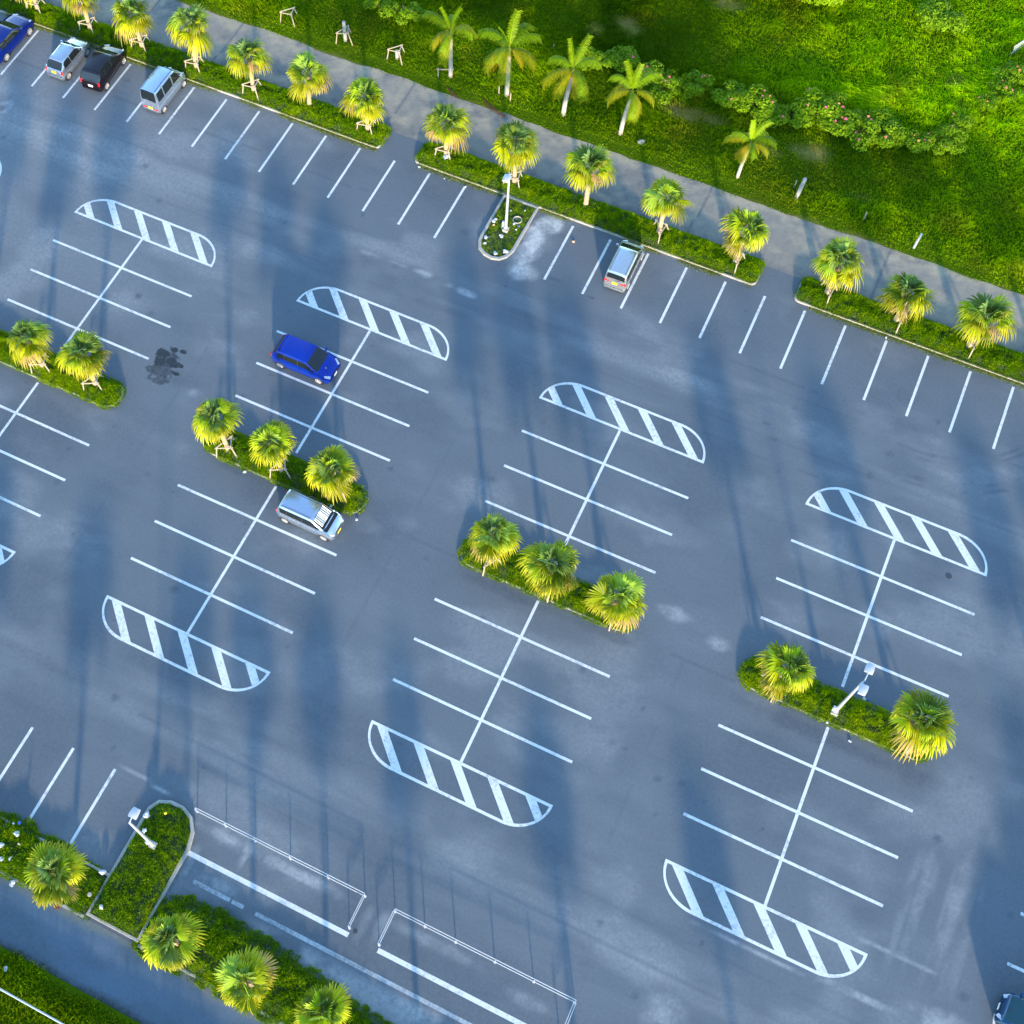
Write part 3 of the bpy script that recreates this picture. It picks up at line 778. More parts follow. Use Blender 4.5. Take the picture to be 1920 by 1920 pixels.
PALMS = [
 (-32.96, 13.75, 2.95, 'fan palm above the dark blue car, its crown cut off at the top', GV, 1),
 (-28.59, 13.69, 2.75, 'fan palm behind the silver hatchback, crown half out of the photo at the top', GV, 0.96),
 (-24.46, 13.78, 3.0, 'fan palm standing behind the black hatchback', GV, 0.97),
 (-20.11, 13.64, 3.65, 'tall fan palm just right of the silver box van, the tallest of the left verge', GV, 1.05),
 (-15.58, 13.46, 3.05, 'fan palm between the tall palm by the van and the unpropped palm', GV, 1.0),
 (-11.61, 13.90, 2.85, 'fan palm without wooden props on the left verge, its bare trunk fully visible', GV, 1.0),
 (-7.17, 13.68, 2.9, 'last fan palm of the left verge, beside the first driveway gap', GV, 1.0),
 (-1.63, 13.87, 3.0, 'fan palm with a white rubbish bag at its foot, right of the first driveway gap', GV, 1.0),
 (3.29, 13.65, 3.5, 'fan palm directly behind the single lamp post', GV, 1.0),
 (8.08, 13.85, 3.55, 'fan palm without props above the bleached empty bay, middle verge', GV, 1.02),
 (12.98, 13.83, 3.35, 'fan palm behind the champagne silver wagon', GV, 1.0),
 (17.98, 13.70, 3.2, 'last fan palm of the middle verge, just left of the second driveway gap', GV, 0.98),
 (23.72, 13.81, 3.1, 'first fan palm of the right verge, beside the second driveway gap', GV, 1.0),
 (28.03, 13.66, 2.55, 'middle one of the three fan palms on the right verge, leaning crown', GV, 1.05),
 (32.34, 13.73, 2.85, 'fan palm nearest the right edge of the photo on the verge', GV, 1.12),
 (36.9, 13.75, 3.0, 'fan palm on the right verge beyond the right edge', GV, 1.0),
 (-20.3, -10.7, 3.3, 'fan palm at the far left of the left island, only its edge showing', GI, .95),
 (-16.17, -10.79, 3.25, 'fan palm on the left island nearest the left edge, second from its tip', GI, 1.0),
 (-12.66, -10.56, 3.4, 'fan palm at the rounded tip of the left island, above the oil stain', GI, 1.0),
 (-3.48, -10.95, 3.6, 'leftmost fan palm of the island beside the silver minivan', GI, 1.0),
 (-0.06, -10.85, 3.4, 'middle fan palm of the island beside the silver minivan', GI, 1.0),
 (3.52, -10.72, 3.0, 'right fan palm of the island, directly above the silver minivan', GI, 1.1),
 (12.85, -10.92, 3.3, 'left fan palm of the central right island, at its tip', GI, 1.05),
 (16.28, -10.88, 3.2, 'yellowish middle fan palm of the central right island', GI, 1.12),
 (19.85, -10.96, 3.1, 'right fan palm of the central right island', GI, 1.08),
 (28.67, -11.05, 3.2, 'fan palm left of the double-headed lamp', GI, 1.10),
 (35.74, -10.70, 3.1, 'large fan palm right of the double-headed lamp', GI, 1.24),
 (44.6, -10.8, 3.2, 'left fan palm of the island beyond the right edge', GI, 1.1),
 (48.1, -10.8, 3.2, 'middle fan palm of the island beyond the right edge', GI, 1.1),
 (51.9, -10.8, 3.2, 'right fan palm of the island beyond the right edge', GI, 1.1),
 (-8.6, -34.9, 3.2, 'fan palm of the lower bed beyond the left edge', GB, 1.1),
 (-4.6, -35.1, 3.2, 'fan palm of the lower bed just outside the left edge of the photo', GB, 1.1),
 (1.55, -35.16, 3.0, 'large fan palm just left of the lower kerbed peninsula', GB, 1.2),
 (7.91, -35.17, 3.0, 'dark topped fan palm just right of the lower kerbed peninsula', GB, 1.12),
 (11.79, -35.25, 3.0, 'second fan palm right of the lower kerbed peninsula', GB, 1.12),
 (15.57, -34.95, 3.0, 'lowest fan palm, cut off by the bottom edge of the photo', GB, 1.12),
] + [(u, -35.1, 3.1, 'fan palm of the lower bed below the photo, %s' % t, GB, 1.1) for u, t in
     ((20.4, 'first right of the cut-off one'), (28.6, 'second right of the cut-off one'), (37.0, 'third right of the cut-off one'))]
for k, (x, y, h, lab, grp, s) in enumerate(PALMS):
    fan_palm(x, y, h, lab, grp, k * 7 + k // 4, random.uniform(0, 6.28), s * random.uniform(.94, 1.03) * {GV: .97, GI: .90, GB: .78}[grp])

# ---------------------------------------------------------------- timber props round the palms
def prop(x, y, rz, label, s=1.0, z=0.05, grp='timber props round the palms'):
    t = thing('timber_prop', label, 'tree prop', (x, y, z), rz, grp); t.scale = (s, s, s)
    a = [R(188), R(-62), R(40)]
    tops = []
    for k, w in enumerate(a):
        b = Vector((math.cos(w) * .74, math.sin(w) * .74, 0)); rt = (.56, .30, .40)[k]
        p = Vector((math.cos(w) * rt, math.sin(w) * rt, 1.02)); q = b.lerp(p, 0.9); tops.append(q)
        MB().tube([b, p], [.042, .038], 7).build('post', M['wood'], t, True, 40)
    for i, j, m in ((0, 1, 'wood'), (1, 2, 'greywood'), (2, 0, 'wood')):
        d = (tops[j] - tops[i]).normalized() * .10
        n = Vector((0, 0, .05 * (i - 1)))
        MB().tube([tops[i] - d + n, tops[j] + d + n], .036, 7).build('crossbar', M[m], t, True, 40)
    return t
A0 = R(26)      # turns the prop so that its low post faces the bays
for u, v, lab, rz in (
 (-32.96, 13.75, 'timber tripod prop round the fan palm above the dark blue car', 0), (-28.59, 13.69, 'timber tripod prop behind the silver hatchback', 0),
 (-24.46, 13.78, 'timber tripod prop behind the black hatchback', 0), (-20.11, 13.64, 'timber tripod prop round the tall palm right of the silver box van', 0),
 (-15.58, 13.46, 'timber tripod prop left of the unpropped palm on the left verge', 0), (-7.17, 13.68, 'timber tripod prop at the right end of the left verge', 0),
 (-1.63, 13.87, 'timber tripod prop with a rubbish bag caught under it', 0), (3.29, 13.65, 'timber tripod prop half hidden behind the single lamp post', 0),
 (12.98, 13.83, 'timber tripod prop behind the champagne silver wagon', 75), (17.98, 13.70, 'timber tripod prop just left of the second driveway gap', 75),
 (23.72, 13.81, 'timber tripod prop just right of the second driveway gap', 75), (28.03, 13.66, 'timber tripod prop round the middle palm of the right verge', 75),
 (32.34, 13.73, 'timber tripod prop round the verge palm nearest the right edge', 75),
 (-16.17, -10.79, 'timber tripod prop on the left island nearest the left edge', 20), (-12.66, -10.56, 'timber tripod prop at the tip of the left island', 20),
 (-3.48, -10.95, 'timber tripod prop under the leftmost palm beside the minivan', 20), (-0.06, -10.85, 'timber tripod prop under the middle palm beside the minivan', 20),
 (3.52, -10.72, 'timber tripod prop under the palm directly above the minivan', 10), (12.85, -10.92, 'timber tripod prop under the left palm of the central right island', 50),
 (16.28, -10.88, 'timber tripod prop under the yellowish palm of the central right island', 75), (19.85, -10.96, 'timber tripod prop under the right palm of the central right island', 75),
 (28.67, -11.05, 'timber tripod prop left of the double-headed lamp', 85), (35.74, -10.70, 'timber tripod prop under the large palm right of the double-headed lamp', 75)):
    prop(u, v, A0 + R(rz), lab, 1.05)
GP = 'timber props left in the grass without a tree'
prop(-16.6, 20.37, A0, 'empty timber prop in the grass, leftmost of the treeless ones', 0.95, 0.1, GP)
prop(-12.31, 20.36, A0 + .3, 'timber prop in the grass round a sawn-off trunk', 0.95, 0.1, GP)
prop(-8.35, 20.34, A0, 'empty timber prop in the grass nearest the feather palms', 0.95, 0.1, GP)
def stump(x, y, h, r, label):
    m = MB(); m.lathe([(r * 1.1, -.05), (r, .2), (r * .95, h * .6), (r * .9, h - .03), (r * .8, h)], 12)
    return tag(m.build('tree_stump', M['greywood'], None, True, 40), label, 'stump').__setattr__('location', (x, y, .05))
stump(-12.31, 20.36, 1.65, .13, 'grey sawn-off palm trunk inside a timber prop')
stump(-8.35, 20.34, .75, .13, 'short brown palm stump inside the prop nearest the feather palms')

# ---------------------------------------------------------------- feather palms in the grass
def frond(L, el, az, droop, g, n=26, width=.42, col=None, wind=0.0):
    """pinnate frond: arching rachis with drooping leaflets both sides"""
    V, F, C = [], [], []
    d = np.array([math.cos(az), math.sin(az), 0]); up = np.array([0, 0, 1.0]); s = np.array([-d[1], d[0], 0])
    P = []; p = np.zeros(3); e = el
    for k in range(n + 1):
        P.append(p.copy()); p = p + (d * math.cos(e) + up * math.sin(e) + s * wind * (k / n) ** 2) * L / n
        e -= droop / n * (0.5 + 1.2 * k / n)
    P = np.array(P)
    for k in range(n):
        T = P[k + 1] - P[k]; T /= np.linalg.norm(T); N = np.cross(s, T); N = -N if N[2] < 0 and el < R(60) else N
        b = len(V); q = s * .02 * (1 - .8 * k / n)
        V += [P[k] - q, P[k] + q, P[k + 1] + q, P[k + 1] - q]; F.append([b, b + 1, b + 2, b + 3]); C += [col * np.array([1.25, 1.15, 1.0])] * 4
        if k < 3: continue
        f = k / n; wl = width * L * .5 * (math.sin(min(1, f * 1.25) * math.pi * .78) ** .6 + .12) * (0.9 + .2 * g.random())
        for sg in (-1, 1):
            for sub in (0,):
                o = P[k] + (P[k + 1] - P[k]) * sub
                dr = s * sg * .78 + T * .62; dr = dr / np.linalg.norm(dr)
                m = o + dr * wl * .55 - up * wl * .10 + N * .03; t = o + dr * wl - up * wl * (.42 + .25 * g.random())
                h = T * .030
                b = len(V); V += [o - h, o + h, m + h * .9, m - h * .9, t + h * .1, t - h * .1]
                F += [[b, b + 1, b + 2, b + 3], [b + 3, b + 2, b + 4, b + 5]]
                c = col * (0.8 + .4 * g.random()); ct = c * np.array([1.25, 1.1, .9]); C += [c, c, c, c, ct, ct]
    return np.array(V), np.array(F), np.array(C)
def feather_palm(x, y, h, label, seed, s=1.0, dead=False, lean=(0, 0)):
    g = np.random.default_rng(seed)
    t = thing('feather_palm', label, 'palm tree', (x, y, .08), 0, 'feather palms in a row in the grass')
    m = MB(); pts, rad = [], []
    for k in range(9):
        f = k / 8; pts.append((lean[0] * f * f, lean[1] * f * f, h * f - .1)); rad.append((.17 - .05 * f + .02 * (f < .1)) * s)
    m.tube(pts, rad, 12).build('trunk', M['paletrunk'], t, True, 40)
    MB().tube([(lean[0] * .98, lean[1] * .98, h - .12), (lean[0], lean[1], h + .25), (lean[0], lean[1], h + .62)], [.115 * s, .13 * s, .06 * s], 10).build('crownshaft', plain('green_crownshaft', (.11, .15, .02), .5) if 'green_crownshaft' not in bpy.data.materials else bpy.data.materials['green_crownshaft'], t, True, 40)
    Vs, Fs, Cs = [], [], []; nb = 0
    spec = [(R(74 + g.normal() * 5), 2.35, .45, 1.9 + g.normal() * .5), (R(80), 2.0, .5, 3.0 + g.normal() * .6)]
    for i in range(8): spec.append((R(62 - 9.5 * i + g.normal() * 9), 2.1 + .55 * g.random(), 1.5 + .5 * g.random(), i * 2.39996 + .6 + g.normal() * .45))
    for i in range(2): spec.append((R(-22 - 12 * i), 1.75, .9, i * 2.6 + 3.4 + g.normal() * .5))
    for j, (el, L, dr, az) in enumerate(spec):
        c = np.array([.15, .26, .004]) if j < 6 else np.array([.24, .26, .006])
        if j < 2: c = np.array([.20, .31, .004])
        if j > 9: c = np.array([.32, .26, .008])
        V, F, C = frond(L * s, el, az, dr, g, 24, .46 if j > 1 else .36, c * (.8 + .4 * g.random()), -.12 + .3 * g.normal())
        Vs.append(V); Fs.append(F + nb); Cs.append(C); nb += len(V)
    me = np_mesh('crown', np.concatenate(Vs), np.concatenate(Fs), col=np.concatenate(Cs))
    o = link('crown', me, M['frond'], t); o.location = (lean[0], lean[1], h + .5)
    if dead:
        V, F, C = frond(1.75 * s, R(-48), R(225), .1, g, 22, .16, np.array([.60, .26, .005]))
        o = link('dead_frond', np_mesh('dead_frond', V, F, col=C), M['frond'], t); o['label'] = 'orange dead frond hanging at the lower left'
        o.location = (lean[0], lean[1], h + .25)
    return t
feather_palm(-4.39, 20.41, 3.35, 'leftmost feather palm, with a small timber frame at its foot', 3, .92)
feather_palm(-0.30, 20.47, 3.5, 'feather palm with an orange dead frond and two short stakes at its foot', 4, 1.0, True)
feather_palm(3.75, 20.50, 3.4, 'feather palm with an orange dead frond, leaning right, third from the left', 5, 1.0, True, (.3, .1))
feather_palm(7.77, 20.51, 3.25, 'feather palm with a bare pale trunk, beside the dry patch of grass', 6, .92, False, (.25, .1))
feather_palm(15.83, 20.29, 2.6, 'small isolated feather palm standing apart to the right in the grass', 8, .72, False, (.15, .1))
# low timber frame and stakes beside them
t = thing('timber_prop', 'low two-legged timber frame at the foot of the leftmost feather palm', 'tree prop', (-4.6, 20.2, .05), R(24))
for sx in (-.55, .35): MB().tube([(sx, 0, 0), (sx, .02, .85)], .045, 7).build('post', M['wood'], t, True, 40)
MB().tube([(-.66, 0, .74), (.48, 0, .74)], .035, 7).build('crossbar', M['wood'], t, True, 40)
def stake(x, y, h, r, label, mat='wood', lean=(.0, .0)):
    m = MB(); m.tube([(0, 0, -.1), (lean[0] * .5, lean[1] * .5, h * .5), (lean[0], lean[1], h)], [r, r, r * .92], 8)
    o = m.build('stake', M[mat], None, True, 40); o.location = (x, y, .05)
    return tag(o, label, 'stake', 'stakes standing in the grass by the road')
stake(-.80, 20.3, .75, .045, 'short stake left of the second feather palm from the left')
stake(.12, 20.1, .75, .045, 'short stake right in front of the second feather palm from the left')
stake(19.73, 20.26, 1.75, .13, 'thick weathered grey post in the grass, right of the small feather palm', 'greywood', (.1, .1))
stake(19.35, 20.95, .75, .05, 'thin short stake just left of the thick weathered post')
stake(24.05, 20.37, .75, .05, 'thin timber stake standing alone in the grass between two posts')
stake(27.47, 19.64, 1.25, .075, 'white painted post in the grass near the road bend', 'pipe', (.03, .05))
stake(-1.75, -34.6, .9, .05, 'short tan stake leaning in the weedy bed at the left edge', 'wood', (.25, -.05))
stake(.95, 25.3, .7, .05, 'short pale stake among the bushes behind the feather palms')

# ---------------------------------------------------------------- shrubs
def foliage(seed, n, rad, hgt, size, cA, cB, lump=.35):
    g = np.random.default_rng(seed)
    nl = 9
    cen = np.stack([g.normal(size=nl) * rad * .42, g.normal(size=nl) * rad * .42, hgt * (.35 + .4 * g.random(nl))], 1)
    rr = rad * (.32 + .28 * g.random(nl))
    k = g.integers(0, nl, n)
    d = g.normal(size=(n, 3)); d /= np.linalg.norm(d, axis=1)[:, None]; d[:, 2] = np.abs(d[:, 2]) * .9 - .15
    q = (0.55 + .45 * g.random(n)) ** .5
    P = cen[k] + d * (rr[k] * q)[:, None] * np.array([1, 1, .8]); P[:, 2] = np.maximum(P[:, 2], .04)
    return leaves(P, d + np.array([0, 0, .5]), size, cA, cB, 1.9, .5)
def shrub_proto(seed, rad, hgt, n, size, cA, cB):
    V, F, C = foliage(seed, n, rad, hgt, size, cA, cB)
    me = np_mesh('foliage', V, F, col=C); me.materials.append(M['bush']); return me
SG1, SG2 = np.array([.085, .18, .004]), np.array([.20, .34, .006])
SH = [shrub_proto(20 + k, 1.0, 1.15, 1700, .15, SG1, SG2) for k in range(4)]
fl = MB()
for k in range(5):
    w = k * 2 * math.pi / 5
    fl.add([(0, 0, 0), (math.cos(w - .55) * .055, math.sin(w - .55) * .055, .03), (math.cos(w) * .085, math.sin(w) * .085, .02), (math.cos(w + .55) * .055, math.sin(w + .55) * .055, .03)], [(0, 1, 2, 3)])
fl.lathe([(.01, 0), (.018, .04), (.008, .08)], 6)
FL = [fl.mesh('flower'), fl.mesh('flower')]; FL[0].materials.append(M['flower']); FL[1].materials.append(M['flower2'])
stm = MB()
for k in range(5):
    w = k * 1.3; stm.tube([(0, 0, -.1), (math.cos(w) * .15, math.sin(w) * .15, .35), (math.cos(w) * .45, math.sin(w) * .45, .8)], [.03, .022, .01], 5)
STM = stm.mesh('stem'); STM.materials.append(M['stem'])
GS = 'flowering shrubs along the field hedge'
def shrub(x, y, s, nf, label, k, grp=GS, name='flowering_shrub'):
    t = thing(name, label, 'shrub', (x, y, float(field_h(np.array([x]), np.array([y]))[0])), random.uniform(0, 6.28), grp); s *= 1.2; t.scale = (s * random.uniform(.9, 1.15), s * random.uniform(.85, 1.1), s * .85)
    link('foliage', SH[k % 4], None, t); link('stem', STM, None, t)
    me = SH[k % 4]; g = random.Random(k * 31 + 5); vs = me.vertices
    for j in range((nf + 1) // 2 + (nf > 3)):
        best = None
        for _ in range(40):
            v = vs[g.randrange(len(vs))].co
            sc = v.z + g.random() * .5
            if best is None or sc > best[0]: best = (sc, v)
        o = link('flower', FL[g.randrange(3) // 2], None, t); o.location = best[1] * 1.03 + Vector((0, 0, .03)); o.scale = (.95,) * 3
        o.rotation_euler = (g.uniform(-.9, .9), g.uniform(-.9, .9), g.uniform(0, 6))
ORD = ['first', 'second', 'third', 'fourth', 'fifth', 'sixth', 'seventh', 'eighth', 'ninth', 'tenth', 'eleventh', 'twelfth', 'thirteenth', 'fourteenth', 'fifteenth', 'sixteenth', 'seventeenth', 'eighteenth', 'nineteenth', 'twentieth']
ORD += ['twenty-' + q for q in ORD[:9]]
hedge = sorted([(4.4, 25.3, .7, 0), (8.2, 25.0, .8, 1), (10.1, 25.4, .75, 0), (13.8, 26.2, .8, 0), (15.6, 25.2, .7, 1), (17.5, 26.2, .9, 2), (19.4, 27.3, .9, 0), (22.8, 27.3, .9, 1), (27.1, 28.7, .7, 0), (3.4, 25.0, .85, 2), (5.5, 25.9, .95, 1), (7.3, 25.4, 1.0, 4), (9.0, 24.8, .9, 4), (11.2, 26.1, .8, 5), (12.9, 25.7, .85, 2), (14.8, 25.9, 1.0, 6), (16.3, 25.6, .8, 1),
         (18.6, 26.8, 1.15, 7), (20.2, 26.5, 1.15, 6), (21.8, 26.6, 1.05, 6), (23.8, 26.9, .9, 4), (25.3, 27.2, 1.0, 5), (26.7, 27.8, .8, 3), (27.3, 29.6, .75, 3), (28.4, 32.3, .75, 4), (29.1, 34.0, .8, 4), (29.9, 35.7, .85, 4)])
for k, (x, y, s, nf) in enumerate(hedge):
    shrub(x, y, s, nf, ('green shrub with pink flowers, %s shrub from the left end of the field hedge' if nf else 'flowerless green shrub, %s shrub from the left end of the field hedge') % ORD[k], k)
GS2 = 'bushes at the back of the feather palms and the top edge'
shrub(-2.2, 22.9, .6, 1, 'low bush between the two leftmost feather palms', 2, GS2, 'bush')
shrub(-9.5, 23.7, 1.0, 3, 'yellow-green bush with pink buds at the top edge, above the empty props', 1, GS2, 'bush')
shrub(-11.6, 23.9, .8, 1, 'small bush at the top edge, left of the yellow-green one', 3, GS2, 'bush')
shrub(-25.6, 20.9, .8, 1, 'bush at the road end near the upper left corner', 0, GS2, 'bush')
shrub(23.6, 38.1, 1.35, 0, 'bright leafy bush near the top edge, right of the two trees', 0, GS2, 'bush')
# two round-leaved trees at the top edge
def small_tree(x, y, rad, hgt, label, seed):
    t = thing('round_leaf_tree', label, 'tree', (x, y, float(field_h(np.array([x]), np.array([y]))[0])), 0, 'round-leaved trees at the top edge of the field')
    m = MB(); m.tube([(0, 0, -.2), (.05, .03, hgt * .35), (.1, 0, hgt * .6)], [.14, .10, .06], 8)
    for k in range(5):
        w = k * 1.3; m.tube([(.06, .03, hgt * .35), (math.cos(w) * rad * .4, math.sin(w) * rad * .4, hgt * .6), (math.cos(w) * rad * .75, math.sin(w) * rad * .75, hgt * .75)], [.06, .04, .015], 6)
    m.build('trunk', M['stem'], t, True, 40)
    V, F, C = foliage(seed, 3600, rad, hgt, .22, np.array([.15, .28, .004]), np.array([.30, .44, .006]))
    link('crown', np_mesh('crown', V, F, col=C), M['bush'], t)
small_tree(14.4, 36.4, 1.9, 1.9, 'bright round-leaved tree at the top edge, left one of the pair', 61)
small_tree(17.3, 37.5, 1.8, 1.9, 'bright round-leaved tree at the top edge, right one of the pair', 62)
small_tree(10.2, 36.5, 1.3, 1.5, 'small yellow-green tree just inside the top edge, left of the pair', 63)
small_tree(50.8, -24.5, 2.6, 4.6, 'round-leaved tree beyond the right edge, shading the lower right bays', 64)
bpy.data.objects[[o.name for o in bpy.data.objects if o.get('label', '').startswith('round-leaved tree beyond')][0]].location.z = 0.0
# ---------------------------------------------------------------- vehicles
def car(name, label, cat, loc, rz, sp):
    """sp: dimensions and body profile. local x forward, y left"""
    t = thing(name, label, cat, (loc[0], loc[1], 0.0), rz)
    L, W, H = sp['L'], sp['W'], sp['H']; h2 = L / 2
    gc, belt, cowl, tailb = .20, sp['belt'], sp['cowl'], sp['tailb']
    xc, xr, xrr, xt = sp['xc'], sp['xr'], sp['xrr'], sp['xt']      # cowl, windscreen top, roof rear edge, foot of rear window
    hf, nz = sp['hoodf'], sp['nose']
    ctl = [(-h2, .50, 'cap'), (-h2 + .04, tailb - .06, 'tail'), (xt, tailb, 'tail'), (xrr, H - .03, 'rw'), (xr, H - .02, 'roof'), (xc, cowl, 'ws'), (h2 - sp.get('nosel', .28), hf, 'hood'), (h2 - .05, nz + .02, 'nose'), (h2, nz - .14, 'nose')]
    cx = np.array([c[0] for c in ctl]); cz = np.array([c[1] for c in ctl])
    xs = set()
    for i in range(len(ctl) - 1):
        n = {'roof': 10, 'ws': 7, 'hood': 7, 'rw': 5, 'tail': 3, 'nose': 3}[ctl[i + 1][2]]
        for k in range(n + 1): xs.add(round(cx[i] + (cx[i + 1] - cx[i]) * k / n, 4))
    for a, b in sp['win']: xs.add(round(a, 4)); xs.add(round(b, 4))
    xs = np.array(sorted(xs)); xs = xs[np.concatenate([[True], np.diff(xs) > .012])]
    base = lambda x: np.interp(x, cx, cz)
    r = .05
    top = np.mean([base(xs + d) for d in (-r, -r / 2, 0, r / 2, r)], 0)
    top = np.where(np.abs(xs) > h2 - .12, base(xs), top)
    mid = (xs > xt + .0) & (xs < xc)
    roofcrown = .045 * np.clip(1 - ((xs - (xr + xrr) / 2) / ((xr - xrr) / 2 + .2)) ** 2, 0, 1)
    e = np.abs(xs) / h2
    plan = 1 - sp.get('taper', .10) * np.clip((e - .72) / .28, 0, 1) ** 2.2 - .10 * np.clip((e - .95) / .05, 0, 1) ** 2
    hw = W / 2 * plan
    bz = np.where(mid, belt + (xs - xc) / (xt - xc) * (sp.get('beltr', belt) - belt), top - .02)
    bz = np.minimum(bz, top - .02)
    tum = sp.get('tumble', .15)
    secs = []
    for x, z, b, w_, rc in zip(xs, top, bz, hw, roofcrown):
        f = max(0.0, (z - b) / (H - belt)); wt = w_ - .03 - tum * f
        lo = gc + (.12 if abs(x) > h2 - .06 else 0)
        zb = min(b - .03, .52); wm = w_
        hood = 0.05 if f < .08 else 0
        secs.append([(0, lo), (w_ * .86, lo), (w_ * .965, lo + .07), (wm, zb + .02), (w_ - .012, (zb + b) / 2), (w_ - .03, b - .012), (w_ - .035, b + .0),
                     (w_ - .03 - tum * f * .5, b + (z - b) * .5), (wt, z - .07 * min(1, f * 2) - .02 - hood), (wt - .07 - hood, z - .012 - hood * .35), (wt * .5, z + rc * .7), (0, z + rc)])
    S = np.array([[(x, y, z) for (y, z) in s] for x, s in zip(xs, secs)])     # left side (y>0)
    n, k = S.shape[:2]
    full = np.concatenate([S, (S * np.array([1, -1, 1]))[:, -2:0:-1]], 1); K = full.shape[1]
    parts = {'body': [], 'windscreen': [], 'rear_window': [], 'pillar': []}
    wins = [[] for _ in range(2 * len(sp['win']))]
    for i in range(n - 1):
        xm = (xs[i] + xs[i + 1]) / 2
        reg = None
        for a in range(len(ctl) - 1):
            if cx[a] <= xm < cx[a + 1]: reg = ctl[a + 1][2]
        zt = (top[i] + top[i + 1]) / 2
        for j in range(K):
            f = (i * K + j, i * K + (j + 1) % K, (i + 1) * K + (j + 1) % K, (i + 1) * K + j)
            seg = j if j < k - 1 else K - 1 - j            # 0..k-2 on both sides
            left = j < k - 1
            dst = 'body'
            if reg == 'ws' and seg >= 9 and zt < H - .07: dst = 'windscreen'
            if reg == 'rw' and seg >= 9 and tailb + .03 < zt < H - .09: dst = 'rear_window'
            if seg in (6, 7) and not sp.get('bodypillars') and sp['win'][0][0] <= xm <= sp['win'][-1][1] and zt - bz[i] > .12: dst = 'pillar'
            if seg in (6, 7):
                for q, (a, b) in enumerate(sp['win']):
                    if a <= xm <= b and zt - bz[i] > .12: dst = q * 2 + (0 if left else 1)
            (wins[dst] if isinstance(dst, int) else parts[dst]).append(f)
    V = full.reshape(-1, 3)
    def sub(nm, faces, mat, lab=None, push=0.0):
        if not faces: return None
        ids = sorted({q for f in faces for q in f}); mp = {q: i for i, q in enumerate(ids)}
        m = MB(); m.v = [tuple(V[q]) for q in ids]; m.f = [tuple(mp[q] for q in f) for f in faces]
        me = bpy.data.meshes.new(nm); me.from_pydata(m.v, [], m.f)
        o = link(nm, me, mat, t, True); me.set_sharp_from_angle(angle=R(38))
        if lab: o['label'] = lab
        return o
    caps = [tuple(range(K))[::-1], tuple((n - 1) * K + j for j in range(K))]
    # one consistent winding
    body = sub('body', parts['body'] + caps, sp['paint'])
    bm = bmesh.new(); bm.from_mesh(body.data); bmesh.ops.recalc_face_normals(bm, faces=bm.faces); bm.to_mesh(body.data); bm.free(); body.data.set_sharp_from_angle(angle=R(38))
    gl = sp.get('glass', M['glass'])
    sub('windscreen', parts['windscreen'], sp.get('wsglass', gl)); sub('rear_window', parts['rear_window'], gl)
    for wf in wins: sub('side_window', wf, gl)
    sub('window_pillar', parts['pillar'], M['black'])
    at = lambda x, j, sg=1: Vector((x, sg * float(np.interp(x, xs, S[:, j, 1])), float(np.interp(x, xs, S[:, j, 2]))))
    # wheels
    tr = sp.get('tr', .29)
    for ax in (sp['wf'], sp['wr']):
        for sg in (1, -1):
            Mx = Matrix.Translation((ax, sg * (W / 2 - .09), tr)) @ Matrix.Rotation(R(90) * -sg, 4, 'X')
            a = MB(); a.lathe([(tr + .065, -.16), (tr + .065, .065), (tr + .02, .072)], 26, Mx); a.build('wheel_arch', M['black'], t, True, 40)
            a = MB(); a.lathe([(tr * .66, -.10), (tr * .94, -.10), (tr, -.06), (tr, .06), (tr * .95, .092), (tr * .66, .10)], 28, Mx)
            wo = a.build('wheel', M['tyre'], t, True, 40)
            b = MB(); b.lathe([(tr * .69, .05), (tr * .69, .104), (tr * .62, .108), (tr * .58, .085), (tr * .20, .09), (tr * .16, .105), (.004, .107)], 24, Mx)
            for q in range(7):
                p0 = Mx @ Matrix.Rotation(2 * math.pi * q / 7, 4, 'Z')
                b.tube([p0 @ Vector((tr * .15, 0, .100)), p0 @ Vector((tr * .64, 0, .098))], .022, 5)
            b.build('rim', M['rim'], wo, True, 40)
    # lamps
    for sg in (1, -1):
        tz0, tz1 = sp['tail_z']; zc = (tz0 + tz1) / 2
        y = W / 2 * (.90 - sp.get('taper', .10))
        if sp.get('tail_low'):
            o = MB().box((-h2 - .005, sg * W / 2 * .60, zc), (.05, W * .17, tz1 - tz0), bev=.015)
        else:
            o = MB().box((-h2 + .085, sg * y, zc), (.11, .17, tz1 - tz0), Matrix.Rotation(R(sg * 30), 4, 'Z') @ Matrix.Rotation(R(6), 4, 'Y'), .03)
            if sp.get('tail_in'): o.box((-h2 + .025, sg * (y - .15), tz0 + .07), (.04, .20, .08), None, .015)
        o.build('tail_light', M['redlamp'], t, True, 40)
        hx = h2 - sp.get('nosel', .28) * .62
        o = MB().box((hx - .03, sg * W / 2 * .72, (hf + nz) / 2 - .03), (.40, .17, .10), Matrix.Rotation(R(-sg * 32), 4, 'Z') @ Matrix.Rotation(R(22), 4, 'Y'), .045)
        o.build('headlight', M['clear'], t, True, 40)
        mx = sp['mirx']; y = W / 2 + .085
        o = MB().box((mx, sg * y, belt + .09), (.13, .19, .14), None, .045); o.tube([(mx, sg * (W / 2 - .06), belt + .03), (mx, sg * y, belt + .06)], .025, 6)
        o.build('mirror', sp.get('mirpaint', sp['paint']), t, True, 40)
        for (a, b) in sp['handles']:
            MB().box((a, sg * (W / 2 - .002), belt - b), (.16, .028, .035), None, .01).build('door_handle', sp.get('mirpaint', sp['paint']), t, True)
        if sp.get('seams'):
            s = MB()
            for a in sp['seams']: s.tube([at(a, 4, sg) + Vector((0, sg * .002, 0)), at(a, 3, sg) + Vector((0, sg * .003, 0)), Vector((a, sg * W / 2 * .972, .32))], .006, 4)
            s.build('door_seam', M['black'], t)
